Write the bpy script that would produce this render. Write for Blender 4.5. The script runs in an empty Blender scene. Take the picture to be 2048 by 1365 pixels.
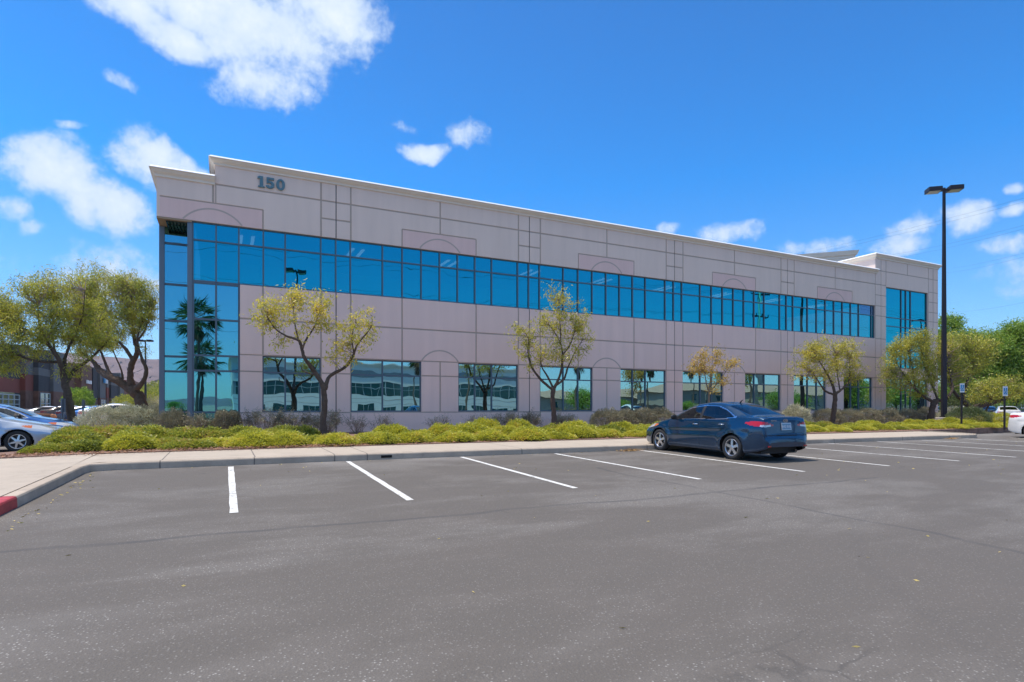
import bpy, bmesh, math, random
import numpy as np
from mathutils import Vector, Matrix
R = math.radians
rng = np.random.default_rng(7)
random.seed(7)
scene = bpy.context.scene
COL = scene.collection

# ------------------------------------------------------------------ camera
F_PX, YAW, HOR, EYE = 1168.0, R(26.3), 816.0, 1.5      # focal length in pixels of a 2048 px wide frame
cam_d = bpy.data.cameras.new('camera')
cam_d.sensor_width = 36.0
cam_d.lens = F_PX / 2048 * 36
cam_d.shift_y = (HOR - 682.5) / 2048
cam_d.clip_start = 0.1
cam_d.clip_end = 20000
cam = bpy.data.objects.new('camera', cam_d)
cam.location = (0, 0, EYE)
cam.rotation_euler = (R(90), 0, -YAW)
COL.objects.link(cam)
scene.camera = cam
SN, CS = math.sin(YAW), math.cos(YAW)

# ------------------------------------------------------------------ light
SUN_DIR = Vector((-0.33, 0.17, 1.0)).normalized()
sun_d = bpy.data.lights.new('sun', 'SUN')
sun_d.energy = 3.2
sun_d.angle = R(0.53)
sun_d.color = (1.0, 0.91, 0.79)
sun = bpy.data.objects.new('sun', sun_d)
sun.rotation_euler = SUN_DIR.to_track_quat('Z', 'Y').to_euler()
COL.objects.link(sun)
scene.view_settings.view_transform = 'Standard'
scene.view_settings.look = 'None'
scene.view_settings.exposure = 0.64
scene.view_settings.gamma = 1.0

world = bpy.data.worlds.new('World')
scene.world = world
world.use_nodes = True


class NT:
    """tiny node helper"""
    def __init__(s, tree):
        s.t = tree
        s.n = tree.nodes
        s.l = tree.links
    def node(s, kind, **kw):
        nd = s.n.new(kind)
        for k, v in kw.items():
            setattr(nd, k, v)
        return nd
    def set(s, sock, v):
        if hasattr(v, 'is_output') or isinstance(v, bpy.types.NodeSocket):
            s.l.new(v, sock)
        else:
            sock.default_value = v
    def math(s, op, a, b=None, c=None, clamp=False):
        nd = s.node('ShaderNodeMath', operation=op, use_clamp=clamp)
        s.set(nd.inputs[0], a)
        if b is not None:
            s.set(nd.inputs[1], b)
        if c is not None:
            s.set(nd.inputs[2], c)
        return nd.outputs[0]
    def mix(s, f, a, b, blend='MIX'):
        nd = s.node('ShaderNodeMix', data_type='RGBA', blend_type=blend)
        s.set(nd.inputs[0], f)
        s.set(nd.inputs[6], a if not isinstance(a, tuple) else (*a[:3], 1))
        s.set(nd.inputs[7], b if not isinstance(b, tuple) else (*b[:3], 1))
        return nd.outputs[2]
    def ramp(s, f, stops):
        nd = s.node('ShaderNodeValToRGB')
        e = nd.color_ramp.elements
        while len(e) < len(stops):
            e.new(0.5)
        for el, (p, c) in zip(e, stops):
            el.position = p
            el.color = (*c[:3], 1) if isinstance(c, tuple) else (c, c, c, 1)
        s.set(nd.inputs[0], f)
        return nd.outputs[0]
    def noise(s, vec, scale, detail=3, rough=0.5, dist=0.0):
        nd = s.node('ShaderNodeTexNoise')
        if vec is not None:
            s.set(nd.inputs['Vector'], vec)
        nd.inputs['Scale'].default_value = scale
        nd.inputs['Detail'].default_value = detail
        nd.inputs['Roughness'].default_value = rough
        nd.inputs['Distortion'].default_value = dist
        return nd.outputs['Fac']
    def maprange(s, v, a, b, c=0.0, d=1.0, smooth=False):
        nd = s.node('ShaderNodeMapRange')
        if smooth:
            nd.interpolation_type = 'SMOOTHSTEP'
        s.set(nd.inputs[0], v)
        for i, x in enumerate((a, b, c, d)):
            s.set(nd.inputs[1 + i], x)
        return nd.outputs[0]


def build_world():
    t = NT(world.node_tree)
    t.n.clear()
    out = t.node('ShaderNodeOutputWorld')
    bg = t.node('ShaderNodeBackground')
    bg.inputs[1].default_value = 0.125
    sky = t.node('ShaderNodeTexSky')
    sky.sky_type = 'NISHITA'
    sky.sun_disc = False
    sky.sun_elevation = math.asin(SUN_DIR.z)
    sky.sun_rotation = math.atan2(SUN_DIR.x, SUN_DIR.y)
    sky.altitude = 600
    sky.air_density = 1.0
    sky.dust_density = 0.4
    sky.ozone_density = 2.5
    tc = t.node('ShaderNodeTexCoord')
    sep = t.node('ShaderNodeSeparateXYZ')
    t.l.new(tc.outputs['Generated'], sep.inputs[0])
    x, y, z = sep.outputs
    az = t.math('ARCTAN2', x, y)
    el = t.math('ARCSINE', z)
    # the deep saturated blue of this desert sky
    tint = t.ramp(t.math('ABSOLUTE', z), [(0.0, (0.60, 0.76, 0.92)), (0.12, (0.42, 0.76, 1.04)), (0.35, (0.10, 0.71, 1.20)), (0.75, (0.18, 0.56, 0.95))])
    base = t.mix(1.0, sky.outputs[0], tint, 'MULTIPLY')
    # cumulus clouds: direction (azimuth, elevation) in radians
    def ae(px, py):
        a = (px - 1024) / F_PX
        d = Vector((SN + a * CS, CS - a * SN, (HOR - py) / F_PX)).normalized()
        return math.atan2(d.x, d.y), math.asin(d.z)
    n1 = t.noise(tc.outputs['Generated'], 9.0, 9, 0.62, 0.15)
    n2 = t.noise(tc.outputs['Generated'], 26.0, 9, 0.68)
    nn = t.math('ADD', t.math('MULTIPLY', t.math('SUBTRACT', n1, 0.5), 2.9), t.math('MULTIPLY', t.math('SUBTRACT', n2, 0.5), 2.2))
    wa = t.noise(tc.outputs['Generated'], 7.0, 5, 0.6)
    wb = t.node('ShaderNodeTexNoise')
    wb.inputs['Scale'].default_value = 7.0
    wb.inputs['Detail'].default_value = 5
    sh = t.node('ShaderNodeVectorMath', operation='ADD')
    t.l.new(tc.outputs['Generated'], sh.inputs[0])
    sh.inputs[1].default_value = (5.2, 1.3, 7.7)
    t.l.new(sh.outputs[0], wb.inputs['Vector'])
    azw = t.math('ADD', az, t.math('MULTIPLY', t.math('SUBTRACT', wa, 0.5), 0.10))
    elw = t.math('ADD', el, t.math('MULTIPLY', t.math('SUBTRACT', wb.outputs['Fac'], 0.5), 0.06))
    dens = None
    clouds = [  # px, py, radius x, radius y, tilt, strength
        (395, -10, 215, 90, 0, 1.0), (560, 60, 175, 110, 0, 1.05), (530, 160, 95, 62, 0, 0.95), (650, 20, 120, 85, 0, 1.0), (330, 60, 110, 45, 0.5, 0.9), (255, 10, 100, 50, 0, 1.0),
        (100, 335, 120, 75, 0, 1.1), (190, 395, 120, 70, 0.45, 1.1), (55, 310, 70, 36, 0, 0.8), (300, 315, 95, 66, 0, 1.15), (370, 335, 50, 40, 0, 0.9),
        (20, 412, 55, 30, 0, 0.8), (60, 452, 45, 18, 0, 0.55), (228, 160, 36, 16, 0, 0.5), (135, 245, 30, 8, 0, 0.35),
        (838, 300, 44, 23, 0, 1.0), (812, 250, 20, 10, 0, 0.35), (926, 274, 28, 18, 0, 0.30),
        (1810, 455, 66, 34, 0, 0.7), (1930, 440, 64, 38, 0, 0.85), (1775, 492, 80, 24, 0, 0.6), (1650, 495, 75, 24, 0, 0.5), (1450, 465, 62, 22, 0, 0.6), (1348, 461, 30, 16, 0, 0.85),
        (2040, 425, 40, 14, 0, 0.55), (2040, 380, 25, 12, 0, 0.5), (2045, 560, 70, 30, 0, 0.25), (150, 560, 200, 60, 0, 0.3), (2000, 495, 60, 14, 0, 0.35)]
    for px, py, rx, ry, tilt, stg in clouds:
        a0, e0 = ae(px, py)
        a1, _ = ae(px + rx, py)
        _, e1 = ae(px, py - ry)
        ra, re = abs(a1 - a0), abs(e1 - e0)
        da = t.math('MULTIPLY', t.math('SUBTRACT', azw, a0), 1 / ra)
        de = t.math('MULTIPLY', t.math('SUBTRACT', elw, e0), 1 / re)
        if tilt:
            de = t.math('ADD', de, t.math('MULTIPLY', da, tilt))
        r2 = t.math('ADD', t.math('MULTIPLY', da, da), t.math('MULTIPLY', de, de))
        g = t.math('MULTIPLY', t.math('SUBTRACT', 1.25, r2), stg)
        dens = g if dens is None else t.math('MAXIMUM', dens, g)
    # unseen broken cloud added overhead and behind the camera to brighten the shaded facade
    over = t.maprange(el, 0.78, 1.05, -2, 0.75)
    back = t.math('MINIMUM', t.maprange(el, 0.42, 0.62, -2, 0.9), t.maprange(y, 0.1, -0.15, -2, 0.9))
    dens = t.math('MAXIMUM', dens, t.math('MAXIMUM', over, back))
    m = t.math('ADD', dens, nn)
    mask = t.maprange(m, -0.05, 1.1, 0, 1, smooth=True)
    core = t.maprange(m, 0.6, 2.6, 0, 1, smooth=True)
    ccol = t.mix(core, (3.6, 4.35, 5.4), (5.6, 5.8, 6.1))
    f = t.math('MULTIPLY', mask, 0.95)
    t.l.new(t.mix(f, base, ccol), bg.inputs[0])
    t.l.new(bg.outputs[0], out.inputs[0])


build_world()


# ------------------------------------------------------------------ helpers
def at(px, py, z):
    """world point seen at photo pixel px,py, z metres ahead of the camera"""
    a, b = (px - 1024) / F_PX, (HOR - py) / F_PX
    return Vector(((SN + a * CS) * z, (CS - a * SN) * z, EYE + b * z))


def aty(px, py, Y):
    a = (px - 1024) / F_PX
    return at(px, py, Y / (CS - a * SN))


MATS = {}


def mat(name, col=(0.5, 0.5, 0.5), rough=0.7, metal=0.0, var=0.0, scale=5.0, bump=0.0, bscale=60.0, spec=0.5, coat=0.0, emit=None, alpha=None):
    if name in MATS:
        return MATS[name]
    m = bpy.data.materials.new(name)
    m.use_nodes = True
    t = NT(m.node_tree)
    p = m.node_tree.nodes['Principled BSDF']
    p.inputs['Base Color'].default_value = (*col, 1)
    p.inputs['Roughness'].default_value = rough
    p.inputs['Metallic'].default_value = metal
    p.inputs['Specular IOR Level'].default_value = spec
    p.inputs['Coat Weight'].default_value = coat
    if emit:
        p.inputs['Emission Color'].default_value = (*emit[:3], 1)
        p.inputs['Emission Strength'].default_value = emit[3]
    tc = t.node('ShaderNodeTexCoord')
    if var:
        n = t.noise(tc.outputs['Object'], scale, 6, 0.6)
        n2 = t.noise(tc.outputs['Object'], scale * 9, 3, 0.5)
        f = t.math('ADD', t.math('MULTIPLY', n, 0.75), t.math('MULTIPLY', n2, 0.25))
        c = t.ramp(f, [(0.3, tuple(x * (1 - var) for x in col)), (0.7, tuple(min(1, x * (1 + var)) for x in col))])
        t.l.new(c, p.inputs['Base Color'])
    if bump:
        b = t.node('ShaderNodeBump')
        b.inputs['Distance'].default_value = bump
        t.l.new(t.noise(tc.outputs['Object'], bscale, 4, 0.6), b.inputs['Height'])
        t.l.new(b.outputs[0], p.inputs['Normal'])
    MATS[name] = m
    return m


def tag(o, label=None, cat=None, group=None, kind=None):
    if label:
        o['label'] = label
    if cat:
        o['category'] = cat
    if group:
        o['group'] = group
    if kind:
        o['kind'] = kind
    return o


def empty(name, loc=(0, 0, 0), rz=0.0):
    o = bpy.data.objects.new(name, None)
    o.empty_display_size = 0.3
    o.location = loc
    o.rotation_euler = (0, 0, rz)
    COL.objects.link(o)
    return o


def link(name, me, mats, parent=None, smooth=False):
    if not isinstance(mats, (list, tuple)):
        mats = [mats]
    for m in mats:
        me.materials.append(m)
    o = bpy.data.objects.new(name, me)
    COL.objects.link(o)
    if parent is not None:
        o.parent = parent
    if smooth:
        me.polygons.foreach_set('use_smooth', [True] * len(me.polygons))
    return o


class MB:
    """mesh builder in the parent's local space"""
    def __init__(s):
        s.v, s.f, s.m = [], [], []
    def face(s, pts, mi=0):
        i = len(s.v)
        s.v += [tuple(p) for p in pts]
        s.f.append(tuple(range(i, i + len(pts))))
        s.m.append(mi)
    def box(s, x0, x1, y0, y1, z0, z1, mi=0):
        i = len(s.v)
        s.v += [(x, y, z) for x in (x0, x1) for y in (y0, y1) for z in (z0, z1)]
        for q in ((0, 1, 3, 2), (4, 6, 7, 5), (0, 4, 5, 1), (2, 3, 7, 6), (0, 2, 6, 4), (1, 5, 7, 3)):
            s.f.append(tuple(i + k for k in q))
            s.m.append(mi)
        return s
    def obox(s, c, size, rz=0.0, mi=0, tilt=None):
        i = len(s.v)
        M = Matrix.Rotation(rz, 3, 'Z')
        if tilt:
            M = M @ Matrix.Rotation(tilt, 3, 'X')
        for x in (-.5, .5):
            for y in (-.5, .5):
                for z in (-.5, .5):
                    s.v.append(tuple(Vector(c) + M @ Vector((x * size[0], y * size[1], z * size[2]))))
        for q in ((0, 1, 3, 2), (4, 6, 7, 5), (0, 4, 5, 1), (2, 3, 7, 6), (0, 2, 6, 4), (1, 5, 7, 3)):
            s.f.append(tuple(i + k for k in q))
            s.m.append(mi)
        return s
    def tube(s, pts, radii, n=7, mi=0, cap=True):
        pts = [Vector(p) for p in pts]
        if not isinstance(radii, (list, tuple)):
            radii = [radii] * len(pts)
        base = len(s.v)
        up = Vector((0.13, 0.21, 1)).normalized()
        for k, p in enumerate(pts):
            d = (pts[min(k + 1, len(pts) - 1)] - pts[max(k - 1, 0)])
            d = d.normalized() if d.length > 1e-9 else Vector((0, 0, 1))
            a = d.cross(up)
            if a.length < 0.05:
                a = d.cross(Vector((1, 0, 0)))
            a.normalize()
            b = d.cross(a)
            for j in range(n):
                th = 2 * math.pi * j / n
                s.v.append(tuple(p + (a * math.cos(th) + b * math.sin(th)) * radii[k]))
        for k in range(len(pts) - 1):
            for j in range(n):
                j2 = (j + 1) % n
                s.f.append((base + k * n + j, base + k * n + j2, base + (k + 1) * n + j2, base + (k + 1) * n + j))
                s.m.append(mi)
        if cap:
            s.f.append(tuple(base + j for j in range(n))[::-1])
            s.m.append(mi)
            e = base + (len(pts) - 1) * n
            s.f.append(tuple(e + j for j in range(n)))
            s.m.append(mi)
        return s
    def lathe(s, prof, n=24, axis='z', mi=0, c=(0, 0, 0)):
        """prof: list of (radius, height) about an axis through c"""
        base = len(s.v)
        for r, h in prof:
            for j in range(n):
                th = 2 * math.pi * j / n
                if axis == 'z':
                    p = (r * math.cos(th), r * math.sin(th), h)
                elif axis == 'x':
                    p = (h, r * math.cos(th), r * math.sin(th))
                else:
                    p = (r * math.cos(th), h, r * math.sin(th))
                s.v.append((p[0] + c[0], p[1] + c[1], p[2] + c[2]))
        for k in range(len(prof) - 1):
            for j in range(n):
                j2 = (j + 1) % n
                s.f.append((base + k * n + j, base + k * n + j2, base + (k + 1) * n + j2, base + (k + 1) * n + j))
                s.m.append(mi)
        return s
    def build(s, name, mats, parent=None, smooth=False, recalc=False):
        me = bpy.data.meshes.new(name)
        me.from_pydata(s.v, [], s.f)
        me.polygons.foreach_set('material_index', s.m)
        if recalc:
            bm = bmesh.new()
            bm.from_mesh(me)
            bmesh.ops.remove_doubles(bm, verts=bm.verts, dist=1e-5)
            bmesh.ops.recalc_face_normals(bm, faces=bm.faces)
            bm.to_mesh(me)
            bm.free()
        me.update()
        return link(name, me, mats, parent, smooth)


def structure(name, mb, mats, label=None, **kw):
    o = mb.build(name, mats, **kw)
    o['kind'] = 'structure'
    return o


def copy_tree(o, parent=None):
    c = o.copy()
    COL.objects.link(c)
    if parent is not None:
        c.parent = parent
    for ch in list(o.children):
        copy_tree(ch, c)
    return c


def road_z(y):
    """the parking lot rises gently towards the building"""
    return 0.02 * max(y, -15.0) if y > -15 else -0.3 + (-15 - y) * 0.01


# ------------------------------------------------------------------ ground materials
def asphalt_mat():
    m = bpy.data.materials.new('asphalt')
    m.use_nodes = True
    t = NT(m.node_tree)
    p = m.node_tree.nodes['Principled BSDF']
    tc = t.node('ShaderNodeTexCoord')
    ob = tc.outputs['Object']
    sep = t.node('ShaderNodeSeparateXYZ')
    t.l.new(ob, sep.inputs[0])
    X, Y, Z = sep.outputs
    st = t.node('ShaderNodeMapping')
    st.inputs['Scale'].default_value = (0.45, 1.0, 1.0)
    t.l.new(ob, st.inputs[0])
    big = t.noise(st.outputs[0], 0.45, 4, 0.55, 0.6)
    mid = t.noise(st.outputs[0], 2.2, 4, 0.6)
    grain = t.noise(ob, 95.0, 2, 0.6)
    v = t.node('ShaderNodeTexVoronoi')
    v.inputs['Scale'].default_value = 48.0
    t.l.new(ob, v.inputs['Vector'])
    # a = worn areas where pale aggregate shows through the seal coat
    worn = t.maprange(t.math('ADD', big, t.math('MULTIPLY', t.math('SUBTRACT', mid, 0.5), 0.45)), 0.44, 0.68, 0, 1, smooth=True)
    base = t.mix(t.math('MULTIPLY', worn, 0.6), (0.124, 0.109, 0.094), (0.205, 0.190, 0.172))
    base = t.mix(t.maprange(mid, 0.35, 0.75, 0, 0.35), base, (0.150, 0.126, 0.108))
    rnd = t.node('ShaderNodeTexWhiteNoise')
    t.l.new(v.outputs['Color'], rnd.inputs['Vector'])
    stone = t.math('MULTIPLY', t.maprange(v.outputs['Distance'], 0.36, 0.2, 0, 1), t.maprange(rnd.outputs['Value'], 0.5, 0.85, 0, 1))
    amt = t.math('MULTIPLY', stone, t.math('ADD', 0.3, t.math('MULTIPLY', worn, 0.7)))
    base = t.mix(amt, base, (0.46, 0.44, 0.41))
    base = t.mix(t.maprange(grain, 0.62, 0.32, 0, 0.4), base, (0.075, 0.072, 0.072))
    # construction seams: one along the row of stalls, one across it
    wob = t.math('MULTIPLY', t.math('SUBTRACT', t.noise(ob, 0.6, 3), 0.5), 0.55)
    d1 = t.math('ABSOLUTE', t.math('ADD', t.math('SUBTRACT', Y, 7.0), wob))
    s1 = t.math('MULTIPLY', t.maprange(d1, 0.075, 0.02, 0, 1, smooth=True), t.math('MULTIPLY', t.math('LESS_THAN', X, 11.4), t.maprange(t.noise(ob, 1.3), 0.3, 0.6, 0.35, 1)))
    d2 = t.math('ABSOLUTE', t.math('ADD', t.math('SUBTRACT', X, 7.15), wob))
    s2 = t.math('MULTIPLY', t.maprange(d2, 0.07, 0.02, 0, 1, smooth=True), t.math('MULTIPLY', t.math('LESS_THAN', Y, 10.5), t.maprange(t.noise(ob, 1.7), 0.3, 0.6, 0.2, 0.9)))
    # a curving rubber mark of turning tyres
    r = t.math('SQRT', t.math('ADD', t.math('POWER', t.math('SUBTRACT', X, 10.5), 2.0), t.math('POWER', t.math('SUBTRACT', Y, -2.2), 2.0)))
    d3 = t.math('ABSOLUTE', t.math('SUBTRACT', r, 7.6))
    s3 = t.math('MULTIPLY', t.maprange(d3, 0.13, 0.03, 0, 1, smooth=True), 0.10)
    s = t.math('MAXIMUM', t.math('MAXIMUM', s1, s2), s3)
    base = t.mix(t.math('MULTIPLY', s, 0.62), base, (0.062, 0.060, 0.062))
    # hairline cracks and small oil drips in the stalls
    vc = t.node('ShaderNodeTexVoronoi')
    vc.feature = 'DISTANCE_TO_EDGE'
    vc.inputs['Scale'].default_value = 0.22
    wv = t.node('ShaderNodeVectorMath', operation='ADD')
    t.l.new(ob, wv.inputs[0])
    nd = t.node('ShaderNodeTexNoise')
    nd.inputs['Scale'].default_value = 1.1
    nd.inputs['Detail'].default_value = 6
    t.l.new(ob, nd.inputs['Vector'])
    t.l.new(nd.outputs['Color'], wv.inputs[1])
    t.l.new(wv.outputs[0], vc.inputs['Vector'])
    crack = t.math('MULTIPLY', t.maprange(vc.outputs['Distance'], 0.0045, 0.0012, 0, 1), t.maprange(t.noise(ob, 0.35, 3), 0.52, 0.62, 0, 0.4))
    base = t.mix(crack, base, (0.05, 0.047, 0.045))
    vo = t.node('ShaderNodeTexVoronoi')
    vo.inputs['Scale'].default_value = 1.15
    t.l.new(ob, vo.inputs['Vector'])
    wn = t.node('ShaderNodeTexWhiteNoise')
    t.l.new(vo.outputs['Color'], wn.inputs['Vector'])
    drip = t.math('MULTIPLY', t.maprange(t.math('ADD', vo.outputs['Distance'], t.math('MULTIPLY', t.noise(ob, 9), .12)), 0.17, 0.10, 0, 1), t.maprange(wn.outputs['Value'], 0.80, 0.85, 0, 0.5))
    drip = t.math('MULTIPLY', drip, t.maprange(Y, 7.8, 9.0, 0.15, 1))
    base = t.mix(drip, base, (0.055, 0.05, 0.047))
    # paler dusty band beside the kerb
    dust = t.math('MULTIPLY', t.maprange(Y, 12.4, 13.6, 0, 1, smooth=True), t.maprange(t.noise(ob, 1.1, 4), 0.4, 0.65, 0, 0.55))
    base = t.mix(dust, base, (0.26, 0.24, 0.225))
    t.l.new(base, p.inputs['Base Color'])
    p.inputs['Roughness'].default_value = 0.85
    p.inputs['Specular IOR Level'].default_value = 0.35
    b = t.node('ShaderNodeBump')
    b.inputs['Distance'].default_value = 0.006
    b.inputs['Strength'].default_value = 0.7
    t.l.new(t.math('ADD', t.math('MULTIPLY', v.outputs['Distance'], -0.6), grain), b.inputs['Height'])
    t.l.new(b.outputs[0], p.inputs['Normal'])
    return m


def concrete_mat(name, col, joints=(), axis=0, var=0.12):
    """broomed concrete with tooled joints at given coordinates"""
    m = bpy.data.materials.new(name)
    m.use_nodes = True
    t = NT(m.node_tree)
    p = m.node_tree.nodes['Principled BSDF']
    tc = t.node('ShaderNodeTexCoord')
    ob = tc.outputs['Object']
    sep = t.node('ShaderNodeSeparateXYZ')
    t.l.new(ob, sep.inputs[0])
    n = t.noise(ob, 1.3, 6, 0.65)
    n2 = t.noise(ob, 45, 3, 0.6)
    c = t.ramp(n, [(0.3, tuple(x * (1 - var) for x in col)), (0.72, tuple(x * (1 + var * 0.7) for x in col))])
    c = t.mix(t.maprange(n2, 0.4, 0.75, 0, 0.25), c, tuple(x * 0.7 for x in col))
    c = t.mix(t.maprange(t.noise(ob, 3.7, 6, .7), .56, .72, 0, .45), c, tuple(x * 0.5 for x in col))
    if joints:
        wob = t.math('MULTIPLY', t.math('SUBTRACT', t.noise(ob, 8), 0.5), 0.02)
        md = None
        for j in joints:
            d = t.math('ABSOLUTE', t.math('ADD', t.math('SUBTRACT', sep.outputs[axis], j), wob))
            md = d if md is None else t.math('MINIMUM', md, d)
        c = t.mix(t.maprange(md, 0.018, 0.007, 0, 0.8), c, (0.09, 0.08, 0.075))
    t.l.new(c, p.inputs['Base Color'])
    p.inputs['Roughness'].default_value = 0.9
    b = t.node('ShaderNodeBump')
    b.inputs['Distance'].default_value = 0.003
    t.l.new(n2, b.inputs['Height'])
    t.l.new(b.outputs[0], p.inputs['Normal'])
    return m


M_ASPH = asphalt_mat()
M_DESERT = mat('desert_ground', (0.30, 0.25, 0.19), 0.95, var=0.25, scale=0.02)
M_SOIL = mat('mulch_soil', (0.23, 0.135, 0.10), 0.95, var=0.4, scale=6, bump=0.02, bscale=40)

# ground reaching the horizon, with the parking lot as its own sheet in the middle
g = MB()
A0, A1, B0, B1, FAR = -60.0, 130.0, -58.0, 13.0, 6050.0
for x0, x1, y0, y1 in ((-FAR, FAR, B1, FAR), (-FAR, FAR, -FAR, B0), (-FAR, A0, B0, B1), (A1, FAR, B0, B1)):
    g.face([(x0, y0, 0.13), (x1, y0, 0.13), (x1, y1, 0.13), (x0, y1, 0.13)])
structure('ground', g, M_DESERT)
g = MB()
ys = [-58, -40, -15, -5, 0, 5, 10, 14.3]
for a, b in zip(ys[:-1], ys[1:]):
    g.face([(A0, a, road_z(a)), (A1, a, road_z(a)), (A1, b, road_z(b)), (A0, b, road_z(b))])
structure('parking_lot', g, M_ASPH)
g = MB()
g.face([(A0, 14.2, 0.2), (A1, 14.2, 0.2), (A1, 130, 0.2), (A0, 130, 0.2)])
structure('side_lot', g, M_ASPH)

# painted stall lines, each a sheet 4 mm above the asphalt
M_LINE = mat('line_paint', (0.68, 0.67, 0.64), 0.75)
_t = NT(M_LINE.node_tree)
_p = M_LINE.node_tree.nodes['Principled BSDF']
_tc = _t.node('ShaderNodeTexCoord')
_n1 = _t.noise(_tc.outputs['Object'], 11, 6, .75)
_n2 = _t.noise(_tc.outputs['Object'], 1.6, 3, .6)
_w = _t.maprange(_t.math('ADD', _n1, _t.math('MULTIPLY', _n2, .35)), .70, .84, 0, .8)
_t.l.new(_t.mix(_w, (0.66, 0.65, 0.62), (0.17, 0.155, 0.14)), _p.inputs['Base Color'])
stalls = [(0.14, 0.12, 13.5, 8.21), (2.55, 2.42, 13.62, 8.2), (5.32, 5.24, 13.6, 8.22), (7.96, 7.98, 13.5, 8.22), (10.79, 10.88, 13.48, 8.23), (13.55, 13.7, 13.4, 8.18),
          (16.2, 16.55, 13.35, 8.16), (18.8, 19.2, 13.3, 8.1), (21.43, 21.9, 13.22, 8.1), (23.9, 24.6, 13.05, 8.1), (26.5, 27.3, 12.95, 8.1), (29.3, 30.0, 12.6, 8.1)]
for xa, xb, ya, yb in stalls:
    g = MB()
    n = 14
    w = 0.052
    pts = []
    for k in range(n + 1):
        y = ya + (yb - ya) * k / n
        x = xa + (xb - xa) * k / n
        wl, wr = w + rng.normal(0, 0.0035), w + rng.normal(0, 0.0035)
        pts.append((x - wl, x + wr, y))
    for k in range(n):
        a, b = pts[k], pts[k + 1]
        g.face([(a[0], a[2], road_z(a[2]) + .004), (a[1], a[2], road_z(a[2]) + .004), (b[1], b[2], road_z(b[2]) + .004), (b[0], b[2], road_z(b[2]) + .004)])
    structure('parking_line', g, M_LINE)

# kerb: swept along its real line, 15 cm high
KERB = [(-2.42, 9.75), (-2.38, 11.5), (-2.34, 13.3), (-2.28, 13.62), (-1.9, 13.73), (2.2, 13.75), (6.4, 13.7), (9.4, 13.58), (14, 13.48), (18.8, 13.36), (24, 13.2), (27.6, 13.02), (28.2, 13.25), (28.6, 14.0), (28.8, 16.5)]
KERB_RED = [(-2.62, 1.0), (-2.55, 5.0), (-2.47, 8.3), (-2.42, 9.75)]


def kerb_mesh(line, width=0.16, steps=6):
    pts = []
    for a, b in zip(line[:-1], line[1:]):
        for k in range(steps):
            pts.append(Vector((a[0] + (b[0] - a[0]) * k / steps, a[1] + (b[1] - a[1]) * k / steps)))
    pts.append(Vector(line[-1]))
    mb = MB()
    rows = []
    for i, p in enumerate(pts):
        d = (pts[min(i + 1, len(pts) - 1)] - pts[max(i - 1, 0)]).normalized()
        nrm = Vector((-d.y, d.x))
        z = road_z(p.y)
        prof = [(0.0, -0.05), (0.008, 0.12), (0.02, 0.142), (0.045, 0.15), (width, 0.152), (width, 0.0)]
        rows.append([(p.x + nrm.x * o, p.y + nrm.y * o, z + h) for o, h in prof])
    for r0, r1 in zip(rows[:-1], rows[1:]):
        for k in range(len(r0) - 1):
            mb.face([r0[k], r1[k], r1[k + 1], r0[k + 1]])
    mb.face(rows[0])
    mb.face(rows[-1][::-1])
    return mb


JX = [-5.6, -1.15, 0.6, 2.28, 3.02, 7.05, 11.1, 15.0, 19.2, 23.0, 25.9]
M_WALK = concrete_mat('walk_concrete', (0.45, 0.38, 0.305), [x + 0.02 for x in JX], 0, 0.10)
M_WALKL = concrete_mat('corner_walk_concrete', (0.45, 0.38, 0.305), [-7.2, -12.0], 0, 0.12)
M_KERB = concrete_mat('kerb_concrete', (0.45, 0.37, 0.29), JX[1:], 0, 0.25)
structure('kerb', kerb_mesh(KERB), M_KERB, recalc=True)
M_RED = mat('red_kerb_paint', (0.42, 0.045, 0.05), 0.55, var=0.35, scale=6, bump=0.002)
structure('kerb', kerb_mesh(KERB_RED), M_RED, recalc=True)
# kerb drain scupper
g = MB()
g.box(3.34, 3.60, 13.729, 13.80, 0.315, 0.375)
o = structure('kerb_drain', g, mat('drain_black', (0.01, 0.01, 0.01), 0.9))

# pavement along the stalls and the wider walk at the corner
def wz(y):
    return 0.02 * y + 0.15
walk_front = [(-2.18, 13.89), (2.2, 13.91), (6.4, 13.86), (9.4, 13.74), (14, 13.64), (18.8, 13.52), (24, 13.36), (28.0, 13.22)]
g = MB()
for a, b in zip(walk_front[:-1], walk_front[1:]):
    g.face([(a[0], a[1], wz(a[1])), (b[0], b[1], wz(b[1])), (b[0], b[1] + 2.25, wz(b[1]) + .03), (a[0], a[1] + 2.25, wz(a[1]) + .03)])
g.face([(-2.545, 13.1, wz(13.1)), (-2.47, 13.5, wz(13.5)), (-2.3, 13.8, wz(13.8)), (-2.18, 13.89, wz(13.89)), (-2.18, 16.14, wz(13.89) + .03), (-2.56, 16.14, wz(13.89) + .03)])
structure('pavement', g, M_WALK)
g = MB()
ys = [-10, 1, 5, 8.3, 9.75, 11.5, 13.3, 14.6, 16.0]
for a, b in zip(ys[:-1], ys[1:]):
    def kx(y):
        L = KERB_RED + KERB[1:3]
        if y <= 1:
            return -2.62
        for p, q in zip(L[:-1], L[1:]):
            if p[1] <= y <= q[1]:
                return p[0] + (q[0] - p[0]) * (y - p[1]) / (q[1] - p[1])
        return -2.36
    def left(y):
        return -14.0
    g.face([(left(a), a, wz(a) - .0), (kx(a) - 0.185, a, wz(a)), (kx(b) - 0.185, b, wz(b)), (left(b), b, wz(b))])
structure('pavement', g, M_WALKL)

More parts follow.
